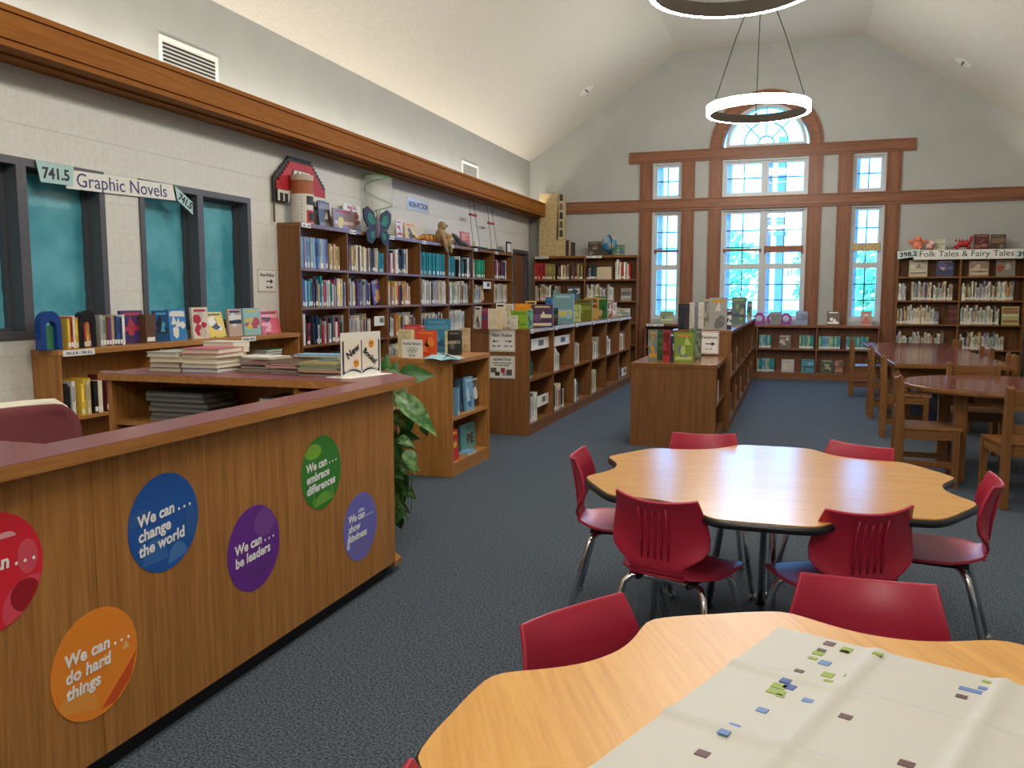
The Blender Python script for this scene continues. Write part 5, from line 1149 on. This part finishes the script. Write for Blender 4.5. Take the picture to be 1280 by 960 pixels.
# ------------------------------------------------------------------ island tops
GI = 'books standing on the sign island'
iz = 1.072
for (x0, x1, yb, yt, c, cols, th, lab) in (
  (593, 601, 411, 383, S(200, 196, 186), [BLK, S(120, 120, 116)], .03, 'black and white covered book at the left end of sign island'),
  (601, 610, 411, 385, S(150, 44, 62), [S(110, 110, 150), S(90, 60, 100)], .03, 'red and mauve covered book on the sign island'),
  (610, 622, 411.5, 386, CRM, [S(214, 200, 168)], .05, 'thick cream book on the near edge of sign island'),
  (622.5, 626, 411.5, 386, S(226, 196, 150), [CRM], .05, 'narrow tan book beside the thick cream book'),
  (620, 631, 409, 379, S(222, 214, 196), [BLK, S(200, 190, 170)], .03, 'tall pale book behind the narrow tan one'),
  (631.5, 641, 409, 380, S(214, 204, 184), [S(180, 170, 150)], .03, 'tall pale book left of the lime green cover'),
  (638, 646.5, 411.5, 394.5, S(220, 214, 196), [S(200, 196, 180)], .02, 'small white book in front of the lime green cover'),
  (643, 663, 405, 379.5, S(226, 146, 30), [S(240, 170, 60), S(60, 40, 20)], .02, 'orange covered book behind the lime green one'),
  (638, 659, 410.5, 388, S(140, 176, 50), [S(110, 150, 40), BLK], .02, 'lime green covered book on the sign island'),
  (659, 665, 410.5, 387, S(120, 180, 160), [S(60, 90, 110)], .03, 'narrow mint book right of the lime green cover'),
  (657, 670, 403, 376, S(214, 186, 96), [BLK], .02, 'yellow book rising behind the purple cover'),
  (665, 691, 409.5, 380.5, S(84, 56, 92), [S(200, 190, 110), S(120, 90, 130), CRM], .025, 'purple and yellow covered book on the sign island'),
  (682, 695, 400, 371.5, S(48, 104, 168), [S(80, 140, 200)], .02, 'bright blue book behind the teal cover'),
  (688, 697.5, 407, 385, S(40, 44, 40), [S(60, 110, 70), S(150, 60, 50)], .02, 'small black framed book before the teal cover'),
  (691, 717, 404.5, 367, S(112, 152, 158), [S(150, 190, 190), S(200, 190, 90)], .03, 'large teal grey covered book on the sign island'),
  (717.5, 725.5, 402, 381, S(186, 196, 130), [S(150, 170, 100)], .02, 'pale green narrow book beside the large teal one'),
  (718, 740, 400.5, 374.5, S(108, 116, 44), [S(70, 50, 36), S(140, 150, 60)], .03, 'olive green covered book with a dark animal'),
  (731, 748, 398, 372, S(196, 160, 80), [S(120, 80, 40)], .025, 'mustard covered book behind the olive one'),
  (744, 759.5, 397.5, 370.5, S(52, 110, 56), [S(190, 170, 120), S(30, 80, 40)], .03, 'dark green covered book on the sign island'),
  (758, 765.5, 396.5, 375.5, S(150, 110, 90), [WHT], .025, 'brown narrow book right of the dark green cover'),
  (765.5, 770.5, 395.5, 378, S(196, 176, 180), [WHT], .02, 'pale pink narrow book toward the far end of island'),
  (771, 787, 394.5, 385.5, S(204, 204, 190), [S(140, 150, 140)], .03, 'low white covered book at the far end of sign island')):
    cover_book(th=th, col=c, shapes=art(x0, cols, 4), lab=lab, tilt=0, spine='right', group=GI, **on_isle(x0, x1, yb, yt, iz))
G2_ = 'books standing on the second island'
for (x0, x1, yb, yt, c, cols, th, lab) in (
  (848, 855, 412, 379.5, S(32, 32, 36), [S(50, 50, 56)], .05, 'black binder at the left on the second island'), (855.5, 862, 412, 380, S(40, 40, 44), [S(60, 60, 64)], .05, 'second black binder beside the first on second island'),
  (862, 868, 412, 378, S(206, 200, 186), [S(190, 184, 170)], .05, 'cream binder right of the black binders'), (868, 873, 411, 378, S(120, 124, 136), [S(140, 144, 150)], .05, 'grey binder between two pale binders'), (873, 880, 411, 378, S(216, 212, 200), [S(200, 196, 184)], .05, 'white binder left of the floral cover'),
  (880, 887, 412, 374, S(170, 166, 150), [S(120, 116, 104)], .03, 'pale narrow book left of the floral cover'), (887, 909, 412.5, 372, S(160, 158, 152), [S(206, 150, 50), S(110, 112, 108), S(206, 200, 190)], .03, 'large grey floral covered book with golden figure on second island'),
  (909, 915, 411.5, 386, S(60, 56, 64), [WHT], .03, 'dark narrow book right of the floral cover'), (915, 933, 405, 371.5, S(98, 124, 118), [S(150, 170, 80), S(70, 90, 110), S(180, 150, 120)], .03, 'grey green covered book on the second island'), (934, 940.5, 399, 376, S(150, 160, 130), [S(60, 80, 90)], .03, 'pale narrow book at the far end of second island')):
    cover_book(th=th, col=c, shapes=art(x0, cols, 5), lab=lab, tilt=0, spine='right', group=G2_, **on_isle(x0, x1, yb, yt, 1.046))
GS = 'books standing on the short cabinet'
for (x0, x1, yb, yt, c, cols, th, lab) in (
  (811, 822, 451, 412, S(116, 132, 124), [S(206, 150, 60), S(150, 160, 140)], .02, 'grey green book with golden picture on short cabinet'), (822, 829, 450, 412, S(52, 84, 50), [S(80, 110, 70)], .03, 'dark green book left of the red book'), (829, 838, 453, 413, S(172, 52, 58), [S(120, 30, 40), S(200, 120, 110)], .03, 'red book on the short cabinet'), (837, 843, 452, 415, S(50, 70, 100), [WHT, S(90, 60, 50)], .03, 'blue narrow book beside the red book'),
  (843, 867, 453, 416, S(134, 160, 62), [S(220, 140, 60), S(110, 130, 150), S(190, 200, 120)], .02, 'lime covered book with an orange animal on short cabinet'), (862, 870, 449, 410, S(120, 140, 100), [S(90, 110, 80)], .02, 'sage book behind the lime cover'), (868, 877, 449, 411, S(90, 96, 90), [S(140, 150, 130)], .03, 'dark grey book at right of the short cabinet')):
    cover_book(th=th, col=c, shapes=art(x0, cols, 5), lab=lab, tilt=.0, spine='right', group=GS, **on_isle(x0, x1, yb, yt, .781))
# picture cards standing inside island bays
def card(x0, x1, y0, y1, X, c, lab):
    a, b = at(x0, (y0 + y1) / 2, X=X), at(x1, (y0 + y1) / 2, X=X); zt, zb_ = at((x0 + x1) / 2, y0, X=X).z, at((x0 + x1) / 2, y1, X=X).z
    t = thing('picture_card', lab, 'card', (X, (a.y + b.y) / 2, zb_), R(90), 'white picture cards in the shelves'); w = b.y - a.y
    MB().box(-w / 2, w / 2, 0, .003, 0, zt - zb_).build('card', 'white', t); MB().box(-w * .14, w * .12, -.001, 0, (zt - zb_) * .3, (zt - zb_) * .8, 0, c).build('picture', 'paint', t)
for a in ((664, 688, 422, 436, S(110, 104, 100), 'white picture card in sign island first bay, upper'), (693, 714, 419, 431, S(80, 84, 90), 'white picture card in sign island second bay, upper'), (671, 688, 492.5, 506, S(110, 120, 110), 'white picture card in sign island first bay, lower'), (777, 784.5, 459, 469, S(120, 110, 104), 'white picture card in sign island far bay, lower')): card(a[0], a[1], a[2], a[3], -2.53, a[4], a[5])
for a in ((468, 486, 395, 407, S(110, 120, 114), 'white picture card in tall bookcase second bay'), (587, 592, 350, 361, S(150, 150, 150), 'narrow picture card in tall bookcase fifth bay'), (604, 617, 352, 361, S(70, 74, 70), 'picture card in tall bookcase sixth bay')): card(a[0], a[1], a[2], a[3], -4.52, a[4], a[5])
# leaning books in the tall bookcase
for (x, yb, X, h, c, cols, lab) in ((472, 376, -4.55, .27, S(92, 66, 120), [S(206, 150, 60), S(70, 50, 100)], 'purple book leaning at the end of second bay row'), (603, 376, -4.55, .24, S(190, 156, 100), [S(210, 180, 130)], 'tan book leaning in the sixth bay of tall bookcase')):
    P = at(x, yb, X=X); t = cover_book((X, P.y, 1.292), R(90), .17, h, .02, c, art(x, cols), lab, tilt=0, group='leaning books in the tall bookcase'); t.rotation_euler = (0, R(0), R(90)); t.rotation_euler.rotate_axis('Y', R(-14))
    t.location.z += .17 / 2 * math.sin(R(14)) + .002
# ------------------------------------------------------------------ on the display cabinet
GD = 'books on the plant-side cabinet'; dz = .916
for (x0, x1, yb, yt, c, cols, th, lab, ti) in (
  (531, 562, 441, 398.5, S(58, 134, 172), [S(90, 160, 190), S(40, 100, 140)], .03, 'tall teal blue covered book on the plant-side cabinet', None),
  (505, 524, 441, 406, S(206, 60, 74), [S(220, 110, 110)], .03, 'pinkish red book behind the cream book', None), (520, 541, 440, 407, S(230, 180, 176), [S(226, 90, 90)], .02, 'pale pink book behind the orange one', None),
  (497, 514, 447, 412, S(214, 198, 150), [S(200, 184, 136)], .05, 'thick cream book standing at cabinet left', None), (519.5, 545, 445, 413, S(222, 80, 46), [S(236, 130, 60), BLK], .02, 'orange covered book behind the reading card', None),
  (556, 560, 443, 413, S(196, 196, 120), [S(226, 220, 190)], .05, 'narrow pale book left of the black cover', None), (559.5, 576, 443.5, 413.5, S(40, 44, 46), [S(110, 110, 104), S(170, 160, 140)], .025, 'black covered book with silver picture', None), (575, 586.5, 440, 410, S(204, 184, 140), [S(190, 160, 110), S(220, 200, 160)], .025, 'tan covered book at the cabinet right', None)):
    cover_book(th=th, col=c, shapes=art(x0, cols, 5), lab=lab, tilt=.0, spine='right', group=GD, **on_isle(x0, x1, yb, yt, dz))
d = on_isle(502, 528, 448, 424.5, dz)
t = thing('reading_card', 'white card with five rings reading Reading Olympics Books', 'sign', d['loc']); w, h = d['w'], d['h']
MB().box(-w / 2, w / 2, 0, .004, 0, h).build('card', 'white', t)
text('Reading Olympics', .03, 'ink', t, (0, -.0005, h * .72), (1, 0, 0), (0, 0, 1), align='CENTER', maxw=w * .86); text('Books', .022, 'ink', t, (0, -.0005, h * .1), (1, 0, 0), (0, 0, 1), align='CENTER')
for k in range(3): MB().tube([(-.028 + k * .028 + .015 * math.cos(R(q)), -.001, h * .47 + .015 * math.sin(R(q))) for q in range(0, 375, 24)], .0013, 5, 0, S(70, 70, 76)).build('ring', 'paint', t)
for k in range(2): MB().tube([(-.014 + k * .028 + .015 * math.cos(R(q)), -.001, h * .47 - .014 + .015 * math.sin(R(q))) for q in range(0, 375, 24)], .0013, 5, 0, S(70, 70, 76)).build('ring', 'paint', t)
pts = [at(x, y, Z=dz) for x, y in ((530, 449), (548, 441), (566, 445), (582, 448.5), (574, 450), (552, 451))]
t = thing('paper_napkin', 'light blue crumpled paper lying on the cabinet edge', 'paper', (pts[0].x, pts[0].y, dz)); mb = MB(); cc = sum(pts, Vector()) / 6
for k in range(6):
    a, b = pts[k] - pts[0], pts[(k + 1) % 6] - pts[0]; m1 = (a + b) / 2 + Vector((0, 0, .012)); c0 = cc - pts[0] + Vector((0, 0, .028 if k % 2 else .012))
    a = a + Vector((0, 0, .002)); b = b + Vector((0, 0, .002)); mb.add([a, m1, b, c0], [(0, 1, 3), (1, 2, 3)], 0, S(160, 208, 218))
mb.build('sheet', 'paint', t)
# inside the cabinet (open side faces +X)
cx = -2.52
for (x0, x1, yb, yt, z, c, cols, lab, ti, dx) in ((570, 588, 508, 472, .461, S(50, 66, 84), [S(70, 90, 110)], 'dark slate covered book on the cabinet upper shelf', None, -.02), (583, 593, 507, 471, .461, S(120, 170, 206), [S(190, 210, 220), S(70, 110, 160)], 'light blue covered book on the cabinet upper shelf', None, .01), (590.5, 602, 504, 469.5, .461, S(60, 60, 60), [WHT, S(120, 120, 116)], 'black and white covered book on the cabinet upper shelf', None, -.03),
  (562.5, 574, 576, 538, .106, S(200, 50, 44), [S(226, 180, 60), S(150, 30, 30)], 'red covered book on the cabinet lower shelf', None, .03), (577, 598, 558, 529, .106, S(96, 168, 174), [S(70, 140, 150)], 'teal covered book titled PIE', [('PIE', .52, .20, .125, 'title_maroon'), ('book', .5, .1, .025, 'ink')], -.06)):
    if 'title_maroon' not in MATS: flat('title_maroon', S(96, 40, 40), .5)
    d = on_left(x0, x1, yb, yt, cx + dx, z); ar = art(x0, cols, 4) if not ti else [([(.34, .78), (.66, .78), (.6, .86), (.4, .86)], S(70, 120, 120)), ([(.30, .54), (.58, .54), (.53, .64), (.42, .68)], S(200, 180, 160))]
    cover_book(th=.022, col=c, shapes=ar, lab=lab, tilt=.06, group=GD, title=[ti[0]] if ti else None, **d)
spine_book((cx + .05, at(566, 500, X=cx).y, .461), R(90), (.03, .17, .22), 'light blue', 'light blue book spine at the left of cabinet upper shelf', GD)
flat_book(-2.515, at(584, 560, X=cx).y, .106, .2, .09, .02, R(90), 'light blue', 'light blue book lying flat before the teal one', GD)
# ------------------------------------------------------------------ new books sign on the desk
P0, P1 = at(427, 473, Z=DZ), at(476, 467, Z=DZ)
dirx = (P1 - P0).normalized(); ang = math.atan2(dirx.y, dirx.x); w = (P1 - P0).length; mid = (P0 + P1) / 2
h = (at(452, 415, Y=mid.y).z - DZ)
t = thing('new_books_sign', 'upright card reading New Books with open book drawing', 'sign', (mid.x, mid.y, DZ), ang)
MB().box(-w / 2, w / 2, 0, .004, 0, h).build('card', 'white', t); MB().box(-w * .52, w * .58, -.06, .10, 0, .0025).build('foot', 'white', t)
NB = S(44, 54, 84)
def page(s, e, z0, z1, y, c, nm):
    pts = [(s * .004, z0)] + [(s * (.004 + (w * .42 + e) * k / 10), z0 + .018 * math.sin(math.pi * k / 10) + (0 if k else 0)) for k in range(1, 11)] + [(s * (.004 + (w * .42 + e) * k / 10), z1 + .02 * math.sin(math.pi * k / 10)) for k in range(10, 0, -1)] + [(s * .004, z1)]
    MB().prism(pts, y, .0, ax='y', col=c).build(nm, 'paint', t, fixn=True)
for s in (-1, 1):
    page(s, .012, h * .06, h * .80, -.0008, NB, 'cover_print'); page(s, .0, h * .14, h * .82, -.0014, S(236, 230, 214), 'page_print'); page(s, -.006, h * .10, h * .17, -.0012, S(206, 204, 204), 'page_edge')
MB().box(-.0022, .0022, -.002, 0, h * .12, h * .82, 0, NB).build('fold_line', 'paint', t)
text('New', .052, 'ink', t, (-w * .34, -.0019, h * .40), (.86, 0, .5), (-.5, 0, .86), bold=.0016); text('Books!', .043, 'ink', t, (w * .03, -.0019, h * .55), (.80, 0, -.6), (.6, 0, .80), bold=.0016)
for (x, z) in ((w * .25, h * .72), (-w * .14, h * .30)):
    MB().lathe([(.021, 0), (.021, .0006)], 20, (0, 0, 0), 0, S(226, 160, 50)).build('face_print', 'paint', t).matrix_local = Matrix.Translation((x, -.0016, z)) @ Matrix.Rotation(R(90), 4, 'X')
    for s in (-1, 1): MB().lathe([(.0055, 0), (.0055, .0005)], 10, (0, 0, 0), 0, S(190, 50, 50)).build('eye_print', 'paint', t).matrix_local = Matrix.Translation((x + s * .008, -.0023, z + .005)) @ Matrix.Rotation(R(90), 4, 'X')
    MB().tube([(x + .010 * math.cos(R(q)), -.0025, z - .004 + .008 * math.sin(R(q))) for q in range(200, 345, 20)], .001, 5, 0, S(110, 60, 20)).build('mouth_print', 'paint', t)
# ------------------------------------------------------------------ stacks of books on the far leg of the desk
def stack(px, py, n, w, d, th, rz, cols, lab, g, jit=.012, z=DZ, dy=0.):
    P = at(px, py, Z=z); zz = z
    if P.y + d > 4.17: P = Vector((P.x * (4.17 - d) / P.y, 4.17 - d, z))
    for k in range(n):
        tk = th * rng.uniform(.85, 1.15)
        flat_book(P.x + rng.uniform(-jit, jit), P.y + d / 2 + rng.uniform(-jit, jit), zz + .0004, w * rng.uniform(.94, 1.02), d * rng.uniform(.94, 1.02), tk, rz + rng.uniform(-.06, .06), cols[k % len(cols)], '%s book, %s from bottom, %s' % (cols[k % len(cols)], ORD[k], lab), g); zz += tk + .0005
GB = 'book stacks on the desk'
stack(204, 465, 4, .20, .25, .027, R(4), ['brown', 'white', 'cream', 'pale grey'], 'left stack of hardbacks on desk', GB)
stack(247, 466, 5, .235, .25, .026, R(2), ['blue', 'pale grey', 'cream', 'tan', 'pink'], 'front stack of hardbacks on desk', GB)
stack(272, 455, 5, .22, .15, .03, R(-4), ['grey', 'pale grey', 'white', 'cream', 'white'], 'rear stack of hardbacks on desk', GB)
stack(318, 466, 5, .20, .20, .010, R(3), ['black', 'maroon', 'purple', 'brown', 'maroon'], 'dark stack of thin books on desk', GB, .015)
stack(312, 461, 7, .26, .2, .011, R(-3), ['maroon', 'grey', 'white', 'pale grey', 'white', 'pale grey', 'white'], 'pale stack of thin books on desk', GB, .015)
stack(352, 468, 6, .2, .21, .011, R(-2), ['purple', 'maroon', 'purple', 'pink', 'maroon', 'brown'], 'purple stack of thin books on desk', GB, .015)
stack(396, 470, 6, .24, .20, .010, R(2), ['purple', 'pink', 'orange', 'sage', 'green', 'olive'], 'green topped stack beside the new books sign', GB, .015)
stack(392, 458, 7, .28, .15, .013, R(0), ['maroon', 'grey', 'light blue', 'pale grey', 'light blue', 'sage', 'light blue'], 'blue topped stack behind the green one', GB, .015)
zz = .7255
for k in range(6):
    t = thing('laptop', 'closed grey laptop, %s from bottom, stack under the desk counter' % ORD[k], 'laptop', (-3.12 + rng.uniform(-.02, .02), 3.80, zz), rng.uniform(-.04, .04), 'laptops stacked under the desk')
    MB().box(-.19, .19, -.125, .125, 0, .016, 0, S(120, 120, 118)).build('base', 'paint', t, bevel=.003); MB().box(-.19, .19, -.125, .125, .0165, .026, 0, [S(96, 92, 86), S(70, 68, 66)][k % 2]).build('lid', 'paint', t, bevel=.003); zz += .0268
zz = .7255
for k in range(5): flat_book(-2.50, 3.78, zz, .2, .24, .03, 0, ['grey', 'black', 'pale grey', 'navy', 'grey'][k], '%s binder, %s from bottom, right stack under desk counter' % (['grey', 'black', 'pale grey', 'navy', 'grey'][k], ORD[k]), 'binders stacked under the desk'); zz += .0305
# ------------------------------------------------------------------ trailing plant
t = thing('plant_stand', 'tall wooden plant stand hidden behind the desk corner', 'stand', (-2.5, 4.72, 0))
MB().box(-.14, .14, -.14, .14, .66, .69).build('top', 'oak_x', t, bevel=.004)
for sx in (-1, 1):
    for sy in (-1, 1): MB().box(sx * .11 - .015, sx * .11 + .015, sy * .11 - .015, sy * .11 + .015, 0, .66).build('leg', 'oak_z', t)
    MB().box(sx * .11 - .01, sx * .11 + .01, -.095, .095, .2, .23).build('stretcher', 'oak_y', t)
t = thing('trailing_plant', 'leafy green trailing houseplant hanging beside the desk corner', 'plant', (-2.5, 4.72, .691))
MB().lathe([(.0, 0), (.085, 0), (.12, .17), (.125, .19), (.11, .19), (.10, .16)], 24, (0, 0, 0), 0, S(120, 80, 60)).build('pot', 'paint', t, smooth=False)
MB().lathe([(.0, .165), (.105, .17)], 20, (0, 0, 0), 0, S(60, 46, 36)).build('soil', 'paint', t)
def leafmesh(L, W_, mat, bend):
    vs = []; n = 10
    for i in range(n + 1):
        a = i / n; w = W_ * math.sin(math.pi * min(1, a ** .72)) * (1 - .25 * a); z = -bend * L * a * a
        for u in (-1, -.55, 0, .55, 1): vs.append((u * w, a * L, z + abs(u) * w * .30))
    fs = [(i * 5 + j, i * 5 + j + 1, (i + 1) * 5 + j + 1, (i + 1) * 5 + j) for i in range(n) for j in range(4)]
    return MB().add(vs, fs).mesh('leaf', mat, smooth=True)
LM = {'b': leafmesh(.30, .062, 'leaf_pale', .25), 'm': leafmesh(.17, .055, 'leaf', .3), 's': leafmesh(.11, .036, 'leaf', .35), 'p': leafmesh(.12, .04, 'leaf_pale', .35)}
root = Vector(t.location)
def leaf(px, py, Y, tip, k, roll=0., sc=1.):
    """base of the leaf at pixel px,py and depth Y, pointing along world vector tip"""
    o = link('leaf', LM[k], t); p = at(px, py, Y=Y); d = Vector(tip).normalized(); up = Vector((.1, -.85, .5)); x = d.cross(up).normalized(); z = x.cross(d)
    M = Matrix((x, d, z)).transposed().to_4x4() @ Matrix.Rotation(roll, 4, 'Y'); M = Matrix.Translation(p - root) @ M @ Matrix.Scale(sc, 4); o.matrix_local = M; return p
stems = []
for a in ((497, 470, 4.45, (1, .1, .1), 'm', .2, 1.25), (478, 470, 4.5, (.3, .1, 1), 'm', .8, .8), (489, 474, 4.5, (.3, 0, .8), 's', .5, 1.), (470, 468, 4.5, (-.4, 0, .9), 'm', .2, .9), (494, 492, 4.2, (1, -.05, -.72), 'b', -.3, 1.1), (492, 495, 4.25, (.9, 0, -.3), 'm', .3, .8),
  (493, 512, 4.2, (.55, -.1, -.85), 'p', .2, 1.1), (504, 515, 4.3, (.25, 0, -1), 'm', -.4, .95), (528, 528, 4.3, (.3, 0, -.9), 's', 0, .8), (496, 540, 4.25, (-.3, 0, -.8), 's', .2, 1.2), (494, 545, 4.25, (.8, 0, -.5), 's', .2, 1.1)):
    stems.append(leaf(*a))
r = random.Random(5)
for k in range(58):
    py = 540 + k * 1.75; leaf(493 + r.uniform(-9, 14) * (1 if k < 45 else .6), py + r.uniform(-6, 4), 4.2 + r.uniform(-.12, .12), (r.uniform(-.7, 1), r.uniform(-.8, .2), r.uniform(-1.1, -.15)), r.choice('sspps'), r.uniform(-.7, .7), r.uniform(.7, 1.25))
for k in range(7):
    q = at(492 + k * 2.2, 470, Y=4.4) - root; e = at(490 + k * 4, 560 + k * 14, Y=4.22) - root
    MB().tube([(0, 0, .17), (q * .5 + Vector((0, 0, .16))), q, (q + e) / 2 + Vector((.01 * k - .03, 0, 0)), e], [.006, .006, .005, .004, .002], 6, 0, S(90, 130, 70)).build('stem', 'paint', t, smooth=True)
